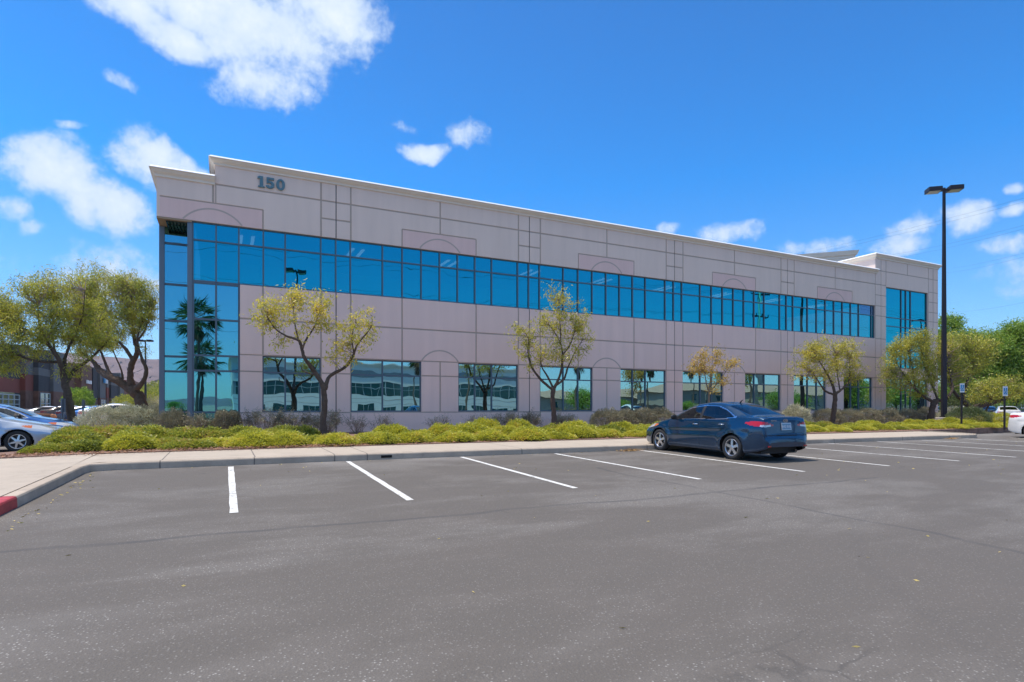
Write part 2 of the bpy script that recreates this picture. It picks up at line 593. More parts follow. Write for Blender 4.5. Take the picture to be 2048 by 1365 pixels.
# planting bed: reddish mulch, raised level with the pavement, out to the building
g = MB()
bed = [(-14, 15.0), (-5.2, 15.0), (-2.2, 15.98), (6.4, 16.05), (18.8, 15.72), (28.5, 15.36), (29.6, 15.5), (46, 16.5), (49, 24.9), (-4.6, 24.9), (-4.6, 30), (-5.0, 30), (-4.4, 20), (-4.35, 17.4), (-5.2, 16.4), (-14, 16.2)]
bm = bmesh.new()
vs = [bm.verts.new((x, y, 0.478)) for x, y in bed]
f = bm.faces.new(vs)
bmesh.ops.triangulate(bm, faces=[f])
ex = bmesh.ops.extrude_face_region(bm, geom=bm.faces[:])
for v in [e for e in ex['geom'] if isinstance(e, bmesh.types.BMVert)]:
    v.co.z = 0.16
me = bpy.data.meshes.new('planting_bed')
bmesh.ops.recalc_face_normals(bm, faces=bm.faces)
bm.to_mesh(me)
bm.free()
tag(link('planting_bed', me, M_SOIL), kind='structure')
g = MB()
g.box(-7.5, 49, 24.9, 62, 0.1, 0.49)
structure('building_pad', g, mat('pad_gravel', (0.33, 0.25, 0.2), 0.95, var=0.3, scale=8))


# ------------------------------------------------------------------ office building
def glass_mat(name, tint, wob=0.0009, tilt=0.004, see=False):
    m = bpy.data.materials.new(name)
    m.use_nodes = True
    t = NT(m.node_tree)
    t.n.clear()
    out = t.node('ShaderNodeOutputMaterial')
    tc = t.node('ShaderNodeTexCoord')
    geo = t.node('ShaderNodeNewGeometry')
    # every pane bows a little: low waves in height plus a tiny tilt of its own
    rnd = t.node('ShaderNodeTexWhiteNoise', noise_dimensions='1D')
    t.l.new(geo.outputs['Random Per Island'], rnd.inputs['W'])
    off = t.node('ShaderNodeVectorMath', operation='SCALE')
    t.l.new(rnd.outputs['Color'], off.inputs[0])
    off.inputs['Scale'].default_value = 40.0
    add = t.node('ShaderNodeVectorMath', operation='ADD')
    t.l.new(tc.outputs['Object'], add.inputs[0])
    t.l.new(off.outputs[0], add.inputs[1])
    n = t.noise(add.outputs[0], 0.9, 1.5, 0.35)
    b = t.node('ShaderNodeBump')
    b.inputs['Distance'].default_value = wob * 5
    t.l.new(n, b.inputs['Height'])
    sub = t.node('ShaderNodeVectorMath', operation='SUBTRACT')
    t.l.new(rnd.outputs['Color'], sub.inputs[0])
    sub.inputs[1].default_value = (0.5, 0.5, 0.5)
    sc = t.node('ShaderNodeVectorMath', operation='SCALE')
    t.l.new(sub.outputs[0], sc.inputs[0])
    sc.inputs['Scale'].default_value = tilt
    ad2 = t.node('ShaderNodeVectorMath', operation='ADD')
    t.l.new(b.outputs[0], ad2.inputs[0])
    t.l.new(sc.outputs[0], ad2.inputs[1])
    nz = t.node('ShaderNodeVectorMath', operation='NORMALIZE')
    t.l.new(ad2.outputs[0], nz.inputs[0])
    gl = t.node('ShaderNodeBsdfGlossy')
    gl.inputs['Roughness'].default_value = 0.0
    gl.inputs['Color'].default_value = (*tint, 1)
    t.l.new(nz.outputs[0], gl.inputs['Normal'])
    df = t.node('ShaderNodeBsdfTransparent' if see else 'ShaderNodeBsdfDiffuse')
    df.inputs['Color'].default_value = (0.5, 0.8, 0.9, 1) if see else (0.004, 0.02, 0.03, 1)
    mx = t.node('ShaderNodeMixShader')
    mx.inputs[0].default_value = 0.93
    t.l.new(df.outputs[0], mx.inputs[1])
    t.l.new(gl.outputs[0], mx.inputs[2])
    t.l.new(mx.outputs[0], out.inputs[0])
    return m


def wall_mat(name, col, streak=0.06):
    """painted tilt-up concrete: fine sand texture, faint cloudy tone and rain streaks"""
    m = bpy.data.materials.new(name)
    m.use_nodes = True
    t = NT(m.node_tree)
    p = m.node_tree.nodes['Principled BSDF']
    tc = t.node('ShaderNodeTexCoord')
    ob = tc.outputs['Object']
    mp = t.node('ShaderNodeMapping')
    mp.inputs['Scale'].default_value = (2.2, 2.2, 0.18)
    t.l.new(ob, mp.inputs[0])
    s = t.noise(mp.outputs[0], 1.0, 5, 0.6)
    n = t.noise(ob, 0.5, 4, 0.6)
    g = t.noise(ob, 70, 3, 0.6)
    c = t.ramp(s, [(0.3, tuple(x * (1 - streak) for x in col)), (0.7, tuple(x * (1 + streak * .5) for x in col))])
    c = t.mix(t.maprange(n, 0.4, 0.7, 0, 0.35), c, tuple(x * (1 - streak * 1.2) for x in col))
    t.l.new(c, p.inputs['Base Color'])
    p.inputs['Roughness'].default_value = 0.92
    p.inputs['Specular IOR Level'].default_value = 0.2
    b = t.node('ShaderNodeBump')
    b.inputs['Distance'].default_value = 0.004
    t.l.new(g, b.inputs['Height'])
    t.l.new(b.outputs[0], p.inputs['Normal'])
    return m


C_UP, C_PK, C_LOW = (0.82, 0.65, 0.555), (0.82, 0.58, 0.52), (0.89, 0.65, 0.565)
M_UP = wall_mat('upper_wall_paint', C_UP)
M_PK = wall_mat('rose_square_paint', C_PK)
M_LOW = wall_mat('lower_wall_paint', C_LOW)
M_GRV = mat('reveal_paint', (0.50, 0.40, 0.33), 0.9)
M_JNT = mat('joint_sealant', (0.15, 0.135, 0.13), 0.9)
M_CORN = wall_mat('cornice_paint', (0.80, 0.71, 0.60), 0.05)
M_CAP = mat('white_cap_metal', (0.85, 0.86, 0.88), 0.45)
M_FRAME = mat('window_frame_metal', (0.085, 0.125, 0.165), 0.45, metal=0.0, spec=0.6)
M_GLASS = glass_mat('teal_glass_light_reflection', (0.36, 0.60, 0.60))  # lightest tint of the one glass, painting in the bright low-sky reflection
M_GLASS_UP = glass_mat('teal_glass_dark_reflection', (0.022, 0.385, 0.44), see=True)  # same glass, tint darkened to imitate the deep sky it mirrors
M_GLASS_ODD = glass_mat('greyer_replacement_glass', (0.16, 0.25, 0.36))
M_GLASS_MID = glass_mat('teal_glass_mid_reflection', (0.15, 0.46, 0.52))  # same glass, tint set between the two for the corner's mirrored sky
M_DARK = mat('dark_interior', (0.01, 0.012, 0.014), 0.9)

FY = 25.0
J = [4.2 + 9.1 * k for k in range(5)]           # panel joints
office = empty('office_building', (-2.2, FY, 0.48))
tag(office, 'long two storey office building with teal mirrored glass and numbers 150', 'building')
OX, OZ = 2.2, -0.48
BOT, RB, RT, MAINTOP, LOWTOP = 0.48, 6.28, 8.55, 10.80, 10.02


def W(x, y, z):      # world to building-local
    return (x + 2.2, y - FY, z - 0.48)


# lower windows (x0, x1, list of mullion x)
lowwins = [(1.38, 3.60, [2.23])]
for k in range(4):
    j = J[k]
    lowwins.append((j + 0.6, j + 3.68, [j + 1.96, j + 2.83]))
    lowwins.append((j + 5.42, j + 8.5, [j + 6.27, j + 7.13]))
openings = [(a, b, 1.32, 3.55) for a, b, _ in lowwins]
openings.append((-1.19, 40.30, RB, RT))
openings.append((-2.3, 0.58, BOT, RB))
openings.append((-2.3, -1.19, RB, RT))
openings.append((41.5, 46.55, 4.3, 9.95))
openings.append((41.5, 46.55, 1.0, 3.55))
GW = 0.034
vert = []   # grooves: x, z0, z1, half width, mat
hor = []    # z, x0, x1, half width
squares = []
cents = [J[0] - 4.55] + [j + 4.55 for j in J[:4]]
for c in cents:
    squares.append((max(c - 1.75, -2.2), c + 1.75, RT, 9.30))
    vert.append((c, 9.30, MAINTOP, GW, 2))
    vert.append((c, 1.32, 3.55, GW, 2))
    vert.append((c + 1.75, 3.55, RB, GW, 2))
    if c > 0:
        vert.append((c - 1.75, 3.55, RB, GW, 2))
        vert.append((c - 1.75, RT, 9.30, GW * .8, 2))
    vert.append((c + 1.75, RT, 9.30, GW * .8, 2))
    hor.append((9.30, max(c - 1.75, -2.2), c + 1.75, GW * .8, 2))
for j in J[:4]:
    for dx, hw, mm in ((-0.6, GW, 2), (0.6, GW, 2), (0, 0.022, 3)):
        vert.append((j + dx, RT, MAINTOP, hw, mm))
        vert.append((j + dx, 1.0 if dx else BOT, RB, hw, mm))
    hor.append((9.30, j - 0.6, j + 0.6, GW, 2))
hor += [(10.03, -0.28, 40.3, GW, 2), (4.97, 0.58, 40.3, GW, 2), (3.57, 0.58, 40.3, GW * .7, 2), (2.92, 0.58, 40.3, GW * .8, 2), (1.30, 0.58, 40.3, GW * .7, 2)]
vert.append((-0.26, 9.30, LOWTOP, GW * .55, 2))
vert += [(40.3, BOT, 10.8, 0.022, 3), (40.94, BOT, 11.82, 0.022, 3), (41.5, 9.95, 11.82, GW, 2), (44.0, 11.0, 11.82, GW, 2), (46.6, BOT, 11.82, GW, 2), (47.2, BOT, 11.82, GW, 2)]
for z in (11.0, 10.03, 9.30, 8.55, 7.86, 6.28, 4.97, 3.57, 2.92, 1.30):
    hor.append((z, 40.3, 41.5, GW * .8, 2))
    hor.append((z, 46.6, 47.84, GW * .8, 2))
hor.append((11.0, 41.5, 46.6, GW * .8, 2))
hor.append((4.28, 40.3, 47.84, GW * .7, 2))


def outline_top(x):
    return LOWTOP if x < -0.28 else (MAINTOP if x < 40.3 else 11.82)


xs, zs = {-2.2, -0.28, 40.3, 47.84}, {BOT, LOWTOP, MAINTOP, 11.82, RB, RT}
for a, b, c, d in openings:
    xs |= {max(a, -2.2), b}
    zs |= {c, d}
for a, b, c, d in squares:
    xs |= {a, b}
    zs |= {c, d}
for x, z0, z1, hw, _ in vert:
    xs |= {x - hw, x + hw}
    zs |= {z0, z1}
for z, x0, x1, hw, _ in hor:
    xs |= {x0, x1}
    zs |= {z - hw, z + hw}


def uniq(s):
    o = []
    for v in sorted(s):
        if not o or v - o[-1] > 1e-3:
            o.append(v)
    return o


xs, zs = uniq(xs), uniq(zs)
NX, NZ = len(xs) - 1, len(zs) - 1
depth = np.full((NX, NZ), np.nan)
cmat = np.zeros((NX, NZ), int)
for i in range(NX):
    cx = (xs[i] + xs[i + 1]) / 2
    for k in range(NZ):
        cz = (zs[k] + zs[k + 1]) / 2
        if cz > outline_top(cx) or cx < -2.2:
            continue
        d, mm = 0.0, (0 if cz > RB else 4)
        if cx > 40.3:
            mm = 0 if cz > 6.28 else 4
        for a, b, z0, z1 in squares:
            if a < cx < b and z0 < cz < z1:
                mm = 1
        for x, z0, z1, hw, gm in vert:
            if abs(cx - x) < hw and z0 <= cz <= z1:
                d, mm = max(d, 0.022), gm
        for z, x0, x1, hw, gm in hor:
            if abs(cz - z) < hw and x0 <= cx <= x1 and mm != 3:
                d, mm = max(d, 0.022), gm
        for a, b, z0, z1 in openings:
            if a < cx < b and z0 < cz < z1:
                d = 0.16
                mm = 5
        depth[i, k], cmat[i, k] = d, mm
g = MB()
for i in range(NX):
    k = 0
    while k < NZ:
        if np.isnan(depth[i, k]):
            k += 1
            continue
        k2 = k
        while k2 + 1 < NZ and depth[i, k2 + 1] == depth[i, k] and cmat[i, k2 + 1] == cmat[i, k]:
            k2 += 1
        d, mm = depth[i, k], cmat[i, k]
        if mm != 5:
            g.face([W(xs[i], FY + d, zs[k]), W(xs[i + 1], FY + d, zs[k]), W(xs[i + 1], FY + d, zs[k2 + 1]), W(xs[i], FY + d, zs[k2 + 1])], mm)
        k = k2 + 1
for i in range(NX):
    for k in range(NZ):
        d = depth[i, k]
        if np.isnan(d):
            continue
        if i + 1 < NX and not np.isnan(depth[i + 1, k]) and depth[i + 1, k] != d:
            x = xs[i + 1]
            e = depth[i + 1, k]
            g.face([W(x, FY + d, zs[k]), W(x, FY + e, zs[k]), W(x, FY + e, zs[k + 1]), W(x, FY + d, zs[k + 1])], 0 if zs[k] > RB - .01 else 4)
        if k + 1 < NZ and not np.isnan(depth[i, k + 1]) and depth[i, k + 1] != d:
            z = zs[k + 1]
            e = depth[i, k + 1]
            g.face([W(xs[i], FY + d, z), W(xs[i + 1], FY + d, z), W(xs[i + 1], FY + e, z), W(xs[i], FY + e, z)], 0 if z > RB - .01 else 4)
# inner faces, side walls and back of the shell
BK = 60.0
for (x0, x1, z1) in ((-2.2, -0.28, LOWTOP), (-0.28, 40.3, MAINTOP), (40.3, 47.84, 11.82)):
    g.face([W(x0, FY + .3, RT + .05), W(x1, FY + .3, RT + .05), W(x1, FY + .3, z1), W(x0, FY + .3, z1)], 0)
    g.face([W(x0, FY, z1), W(x1, FY, z1), W(x1, FY + .3, z1), W(x0, FY + .3, z1)], 0)
g.face([W(-2.2, FY, 8.5), W(-2.2, BK, 8.5), W(-2.2, BK, LOWTOP), W(-2.2, FY, LOWTOP)], 0)
g.face([W(-2.2, FY + 8, BOT), W(-2.2, BK, BOT), W(-2.2, BK, 8.5), W(-2.2, FY + 8, 8.5)], 4)
g.face([W(47.84, FY, BOT), W(47.84, BK, BOT), W(47.84, BK, 11.82), W(47.84, FY, 11.82)], 0)
g.face([W(40.3, FY, MAINTOP - .5), W(40.3, BK - 15, MAINTOP - .5), W(40.3, BK - 15, 11.82), W(40.3, FY, 11.82)], 0)
g.face([W(-0.28, FY, LOWTOP - .3), W(-0.28, FY + 8, LOWTOP - .3), W(-0.28, FY + 8, MAINTOP), W(-0.28, FY, MAINTOP)], 0)
g.face([W(-2.2, BK, BOT), W(47.84, BK, BOT), W(47.84, BK, MAINTOP), W(-2.2, BK, MAINTOP)], 0)
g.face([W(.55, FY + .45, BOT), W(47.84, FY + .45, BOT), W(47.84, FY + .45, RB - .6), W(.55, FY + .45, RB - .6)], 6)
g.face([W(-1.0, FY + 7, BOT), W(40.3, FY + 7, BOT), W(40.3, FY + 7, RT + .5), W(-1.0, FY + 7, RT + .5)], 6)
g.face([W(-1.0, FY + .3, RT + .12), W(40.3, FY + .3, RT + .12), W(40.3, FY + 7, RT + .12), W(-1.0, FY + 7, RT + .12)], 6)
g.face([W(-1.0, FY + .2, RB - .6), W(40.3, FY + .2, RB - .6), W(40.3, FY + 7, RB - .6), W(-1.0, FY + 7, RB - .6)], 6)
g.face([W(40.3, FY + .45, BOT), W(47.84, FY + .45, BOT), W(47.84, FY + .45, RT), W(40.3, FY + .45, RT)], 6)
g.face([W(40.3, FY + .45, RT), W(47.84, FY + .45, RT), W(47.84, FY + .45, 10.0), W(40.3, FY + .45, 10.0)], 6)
g.build('wall', [M_UP, M_PK, M_GRV, M_JNT, M_LOW, M_DARK, M_DARK], office)
# arched reveals: shallow curved strips
M_ARCH = mat('arch_reveal_paint', (0.52, 0.41, 0.35), 0.9)
def arch(cx, z0, half, rise, mi):
    g = MB()
    r = (half * half + rise * rise) / (2 * rise)
    cz = z0 + rise - r
    a0 = math.asin(half / r)
    n = 18
    for k in range(n):
        t0, t1 = -a0 + 2 * a0 * k / n, -a0 + 2 * a0 * (k + 1) / n
        q = []
        for t_, rr in ((t0, r - .03), (t1, r - .03), (t1, r + .03), (t0, r + .03)):
            q.append(W(cx + rr * math.sin(t_), FY - 0.003, cz + rr * math.cos(t_)))
        g.face(q, mi)
    g.build('arch_moulding', [M_ARCH], office)
for c in cents:
    arch(c, RT + .02, 0.95 if c > 0 else 1.0, 0.50, 0)
    if c > 0:
        arch(c, 3.60, 0.86, 0.47, 0)

# roof deck
g = MB()
g.box(*[2.2 + v for v in (-0.2, 40.25)], 0.35, BK - FY - .3, MAINTOP - 1.3, MAINTOP - 1.15)
g.build('roof', mat('white_roof_membrane', (0.7, 0.7, 0.68), 0.8, var=.1, scale=1), office)


# cornices: a profile swept along the wall head with mitred corners
def cornice(path, zb, h, name='cornice', caps=(True, True)):
    prof = [(0.0, 0.0), (0.10, 0.02), (0.10, 0.12), (0.13, 0.15), (0.17, 0.19), (0.25, 0.24), (0.33, 0.33), (0.36, 0.42), (0.40, 0.43)]
    s = h / 0.50
    prof = [(o * .50, z * s) for o, z in prof]
    P = [Vector(p) for p in path]
    rows = []
    for i, p in enumerate(P):
        d0 = (P[i] - P[i - 1]).normalized() if i else None
        d1 = (P[i + 1] - P[i]).normalized() if i + 1 < len(P) else None
        if d0 is None:
            m = Vector((d1.y, -d1.x))
        elif d1 is None:
            m = Vector((d0.y, -d0.x))
        else:
            n0, n1 = Vector((d0.y, -d0.x)), Vector((d1.y, -d1.x))
            m = (n0 + n1)
            m = m / (m.dot(n0))
        rows.append((p, m))
    gb, gc = MB(), MB()
    top = prof[-1]
    cap = [(top[0], top[1] - .001), (top[0] + .025, top[1] - .012), (top[0] + .025, top[1] + .008), (top[0] - .045, top[1] + .075), (top[0] - .40, top[1] + .12), (-.3, top[1] + .05)]
    for (p, m), (q, n) in zip(rows[:-1], rows[1:]):
        for a, b in zip(prof[:-1], prof[1:]):
            gb.face([W(p.x + m.x * a[0], p.y + m.y * a[0], zb + a[1]), W(q.x + n.x * a[0], q.y + n.y * a[0], zb + a[1]),
                     W(q.x + n.x * b[0], q.y + n.y * b[0], zb + b[1]), W(p.x + m.x * b[0], p.y + m.y * b[0], zb + b[1])])
        for a, b in zip(cap[:-1], cap[1:]):
            gc.face([W(p.x + m.x * a[0], p.y + m.y * a[0], zb + a[1]), W(q.x + n.x * a[0], q.y + n.y * a[0], zb + a[1]),
                     W(q.x + n.x * b[0], q.y + n.y * b[0], zb + b[1]), W(p.x + m.x * b[0], p.y + m.y * b[0], zb + b[1])])
    for (p, m), on in ((rows[0], caps[0]), (rows[-1], caps[1])):
        if on:
            gb.face([W(p.x + m.x * a[0], p.y + m.y * a[0], zb + a[1]) for a in prof] + [W(p.x, p.y, zb + prof[-1][1])])
    o = gb.build(name, M_CORN, office)
    c = gc.build('cap_flashing', M_CAP, o)
    return o


cornice([(-0.28, FY + 8), (-0.28, FY), (40.48, FY)], MAINTOP - .04, 0.27)
cornice([(-2.2, BK), (-2.2, FY), (-0.29, FY)], LOWTOP - .03, 0.32)
cornice([(40.3, BK - 15), (40.3, FY), (47.84, FY), (47.84, BK)], 11.80, 0.33)
# diagonal parapet over the far entrance
pa, pb = at(1706, 503, 62), at(1590, 512.5, 62)
dv = Vector((-0.707, 0.707, 0))
p0 = Vector((pa.x, pa.y, 0))
g = MB()
L = 12.0
nrm = Vector((-0.707, -0.707, 0))
zt = pa.z
steps = [(0.0, -3.0), (0.0, -1.0), (0.12, -0.95), (0.12, -0.75), (0.2, -0.7), (0.2, -0.5), (0.34, -0.42), (0.46, -0.1), (0.5, 0.0), (-0.4, 0.0)]
for a, b in zip(steps[:-1], steps[1:]):
    def pt(s, along):
        e = p0 + nrm * s[0] + dv * (along - (0 if along else s[0]))
        return W(e.x, e.y, zt + s[1])
    g.face([pt(a, 0), pt(a, L), pt(b, L), pt(b, 0)])
e0 = p0
g.face([W((p0 + nrm * s[0] - dv * s[0]).x, (p0 + nrm * s[0] - dv * s[0]).y, zt + s[1]) for s in steps])
g.build('parapet', M_CORN, office)


# windows -----------------------------------------------------------
def window(x0, x1, z0, z1, mull, trans, y=FY + 0.08, fw=0.055, parent=office, name='window', edge=0.05, glassmat=None, odd=None):
    g = MB()
    trans = sorted(trans)
    zz0, zz1 = z0, z1
    g.box(*[c + 2.2 for c in (x0, x1)], y - FY, y - FY + .07, z0 - .48, z0 + edge * 1.2 - .48)
    g.box(*[c + 2.2 for c in (x0, x1)], y - FY, y - FY + .07, z1 - edge - .48, z1 - .48)
    g.box(x0 + 2.2, x0 + edge + 2.2, y - FY, y - FY + .07, z0 + edge * 1.2 - .48, z1 - edge - .48)
    g.box(x1 - edge + 2.2, x1 + 2.2, y - FY, y - FY + .07, z0 + edge * 1.2 - .48, z1 - edge - .48)
    for m_ in mull:
        g.box(m_ - fw / 2 + 2.2, m_ + fw / 2 + 2.2, y - FY - .012, y - FY + .065, z0 + .02 - .48, z1 - .02 - .48)
    ex = [x0] + list(mull) + [x1]
    for t_ in trans:
        for a, b in zip(ex[:-1], ex[1:]):
            g.box(a + fw / 2 + 2.2, b - fw / 2 + 2.2, y - FY - .004, y - FY + .06, t_ - fw / 2 - .48, t_ + fw / 2 - .48)
    w = g.build(name, M_FRAME, parent)
    gp = MB()
    ez = [z0] + list(trans) + [z1]
    for a, b in zip(ex[:-1], ex[1:]):
        for c, d in zip(ez[:-1], ez[1:]):
            gp.face([(a + 2.2 + .01, y - FY + .04, c - .48 + .01), (b + 2.2 - .01, y - FY + .04, c - .48 + .01), (b + 2.2 - .01, y - FY + .04, d - .48 - .01), (a + 2.2 + .01, y - FY + .04, d - .48 - .01)])
    if odd:
        a, b, c, d = odd
        go = MB()
        go.face([(a + 2.2 + .03, y - FY + .036, c - .48 + .03), (b + 2.2 - .03, y - FY + .036, c - .48 + .03), (b + 2.2 - .03, y - FY + .036, d - .48 - .03), (a + 2.2 + .03, y - FY + .036, d - .48 - .03)])
        go.build('replaced_pane', M_GLASS_ODD, w)
    gp.build('glass', glassmat or M_GLASS, w)
    return w


ribm = [-0.25, 0.54, 1.42, 2.23, 3.6]
for k in range(4):
    j = J[k]
    ribm += [j, j + .6, j + 1.96] + [j + 2.83 + .861 * q for q in range(5)] + [j + 7.13, j + 8.5]
ribm = [m_ for m_ in ribm if m_ < 40.1]
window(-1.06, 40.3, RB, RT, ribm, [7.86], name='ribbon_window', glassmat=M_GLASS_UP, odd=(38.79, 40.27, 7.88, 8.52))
for a, b, mm in lowwins:
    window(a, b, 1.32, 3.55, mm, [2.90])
# the corner curtain wall below the ribbon
window(-1.06, 0.58, BOT, RB - .002, [-0.25], [4.87, 3.49, 2.91, 1.33], name='curtain_wall', fw=0.07, edge=.07, glassmat=M_GLASS_MID)
# recessed corner pane under the overhanging wall, with deep posts
YR = FY + 1.1
window(-2.17, -1.0, BOT, RT + .2, [], [7.86, 6.28, 4.87, 3.49, 2.91, 1.33], y=YR, name='corner_window', fw=0.08, glassmat=M_GLASS_MID)
g = MB()
g.box(2.2 - 2.21, 2.2 - 2.03, 1.05, 1.35, 0, 8.1)
g.box(2.2 - 1.215, 2.2 - 1.06, 0.05, 0.30, 0, RT - .48)
g.build('corner_post', mat('post_metal', (0.12, 0.17, 0.22), 0.4, spec=.6), office)
# soffit of profiled metal deck over the recess
g = MB()
g.box(2.2 - 2.2, 2.2 - 1.94, 0.0, 1.08, 8.0, 8.06, 1)
g.box(2.2 - 1.94, 2.2 - 1.06, 0.0, .16, 8.0, 8.06, 1)
for k in range(8):
    x = -1.92 + k * .115
    g.box(x + 2.2, x + 2.2 + .055, 0.17, 1.1, 8.12, 8.2, 0)
g.box(2.2 - 1.94, 2.2 - 1.0, .16, 1.1, 8.2, 8.24, 0)
g.build('soffit', [mat('metal_deck', (0.10, 0.10, 0.09), 0.5, metal=.4), mat('soffit_paint', (0.36, 0.26, 0.17), 0.9)], office)
# side glass of the recess (seen only from the left)
g = MB()
g.face([W(-2.18, FY + 1.1, BOT), W(-2.18, FY + 8, BOT), W(-2.18, FY + 8, 8.5), W(-2.18, FY + 1.1, 8.5)])
g.build('side_glass', M_GLASS, office)
# right block windows
bm_ = [43.42, 43.98, 44.55]
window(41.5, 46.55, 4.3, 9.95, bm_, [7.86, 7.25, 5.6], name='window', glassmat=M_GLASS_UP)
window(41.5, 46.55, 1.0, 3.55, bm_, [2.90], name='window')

def text_mesh(name, body, size, m, parent, loc, rot, offset=0.0, extrude=0.002, spacing=1.0, center=False, shear=0.0):
    cv = bpy.data.curves.new(name, 'FONT')
    cv.body = body
    cv.size = size
    cv.extrude = extrude
    cv.offset = offset
    cv.shear = shear
    cv.space_character = spacing
    if center:
        cv.align_x = 'CENTER'
        cv.align_y = 'CENTER'
    tmp = bpy.data.objects.new('tmp', cv)
    COL.objects.link(tmp)
    bpy.context.view_layer.update()
    me = bpy.data.meshes.new_from_object(tmp.evaluated_get(bpy.context.evaluated_depsgraph_get()))
    bpy.data.objects.remove(tmp)
    me.name = name
    me.materials.clear()
    o = link(name, me, m, parent)
    o.location = loc
    o.rotation_euler = rot
    return o


# lit ceiling strips inside the upper floor, faintly seen through the mirror glass
M_STRIP = mat('ceiling_strip_light', (.9, .9, .9), .5, emit=(1, .98, .92, 1.0))
for k in range(9):
    for dx in (0, .45):
        x = 0.6 + k * 4.55 + dx
        g = MB()
        g.box(x + 2.2, x + 2.2 + .13, 1.6, 3.0, RT + .06 - .48, RT + .10 - .48)
        g.build('ceiling_light', M_STRIP, office)

# house number 150: heavy slab numerals
M_NUM = mat('number_metal', (0.10, 0.20, 0.24), 0.5)
def digit(name, quads, x, z):
    g = MB()
    for q in quads:
        pts = [(x + a, z + b) for a, b in q]
        g.face([(p[0], -.075, p[1]) for p in pts])
        for k in range(len(pts)):
            a, b = pts[k], pts[(k + 1) % len(pts)]
            g.face([(a[0], -.075, a[1]), (a[0], -.001, a[1]), (b[0], -.001, b[1]), (b[0], -.075, b[1])])
    g.build(name, M_NUM, office)
def ring(cx, cz, rx, rz, w, a0, a1, n=16):
    out = []
    for k in range(n):
        t0, t1 = a0 + (a1 - a0) * k / n, a0 + (a1 - a0) * (k + 1) / n
        out.append([(cx + (rx) * math.cos(t0), cz + (rz) * math.sin(t0)), (cx + rx * math.cos(t1), cz + rz * math.sin(t1)),
                    (cx + (rx - w) * math.cos(t1), cz + (rz - w * .62) * math.sin(t1)), (cx + (rx - w) * math.cos(t0), cz + (rz - w * .62) * math.sin(t0))])
    return out
nx, nz = 2.2 + 1.20, 10.17 - .48
digit('numeral', [[(.08, .05), (.20, .05), (.20, .43), (.08, .43)], [(0, .34), (.08, .34), (.08, .43), (.06, .43), (0, .38)], [(.02, 0), (.26, 0), (.26, .05), (.02, .05)]], nx, nz)
digit('numeral', [[(.0, .20), (.07, .20), (.07, .43), (.0, .43)], [(.07, .35), (.27, .35), (.27, .43), (.07, .43)], ] + ring(.12, .145, .165, .145, .11, -2.75, 2.1), nx + .33, nz)
digit('numeral', ring(.155, .215, .165, .22, .105, 0, 2 * math.pi, 26), nx + .69, nz)


# ------------------------------------------------------------------ vehicles
def paint_mat(name, col, flake=0.0, rough=0.28, metal=0.35):
    m = bpy.data.materials.new(name)
    m.use_nodes = True
    t = NT(m.node_tree)
    p = m.node_tree.nodes['Principled BSDF']
    p.inputs['Base Color'].default_value = (*col, 1)
    p.inputs['Metallic'].default_value = metal
    p.inputs['Roughness'].default_value = rough
    p.inputs['Coat Weight'].default_value = 1.0
    p.inputs['Coat Roughness'].default_value = 0.03
    tc = t.node('ShaderNodeTexCoord')
    n = t.noise(tc.outputs['Object'], 3.0, 4, 0.6)
    c = t.ramp(n, [(0.3, tuple(x * 0.93 for x in col)), (0.7, tuple(x * 1.06 for x in col))])
    t.l.new(c, p.inputs['Base Color'])
    t.l.new(t.maprange(t.noise(tc.outputs['Object'], 7.0, 5, 0.7), 0.3, 0.8, rough * 0.9, rough * 1.3), p.inputs['Roughness'])
    return m


def car_glass(name, tint, thru):
    m = bpy.data.materials.new(name)
    m.use_nodes = True
    t = NT(m.node_tree)
    t.n.clear()
    out = t.node('ShaderNodeOutputMaterial')
    tr = t.node('ShaderNodeBsdfTransparent')
    tr.inputs[0].default_value = (*[c * thru for c in tint], 1)
    gl = t.node('ShaderNodeBsdfGlossy')
    gl.inputs['Roughness'].default_value = 0.015
    fr = t.node('ShaderNodeFresnel')
    fr.inputs[0].default_value = 1.6
    mx = t.node('ShaderNodeMixShader')
    t.l.new(t.math('ADD', fr.outputs[0], 0.04, clamp=True), mx.inputs[0])
    t.l.new(tr.outputs[0], mx.inputs[1])
    t.l.new(gl.outputs[0], mx.inputs[2])
    t.l.new(mx.outputs[0], out.inputs[0])
    return m


M_TYRE = mat('tyre_rubber', (0.022, 0.022, 0.023), 0.8, bump=0.002, bscale=90)
M_RIM = mat('alloy', (0.62, 0.62, 0.64), 0.28, metal=0.9)
M_RIMDK = mat('wheel_recess', (0.03, 0.03, 0.032), 0.6)
M_BLACKP = mat('black_plastic', (0.015, 0.015, 0.016), 0.5)
M_CHROME = mat('chrome', (0.75, 0.75, 0.77), 0.12, metal=1.0)
M_LRED = mat('tail_lamp_red', (0.42, 0.006, 0.008), 0.12, coat=1.0)
M_LCLR = mat('lamp_clear', (0.62, 0.62, 0.63), 0.10, metal=0.3, coat=1.0)
M_LAMB = mat('lamp_amber', (0.65, 0.16, 0.04), 0.15, coat=1.0)
M_CGL = car_glass('car_window_glass', (0.75, 0.85, 0.80), 0.62)
M_CGLD = car_glass('tinted_car_glass', (0.5, 0.55, 0.6), 0.16)
M_SEAT = mat('seat_fabric', (0.30, 0.25, 0.19), 0.9)
M_SEAM = mat('panel_gap', (0.006, 0.007, 0.01), 0.7)

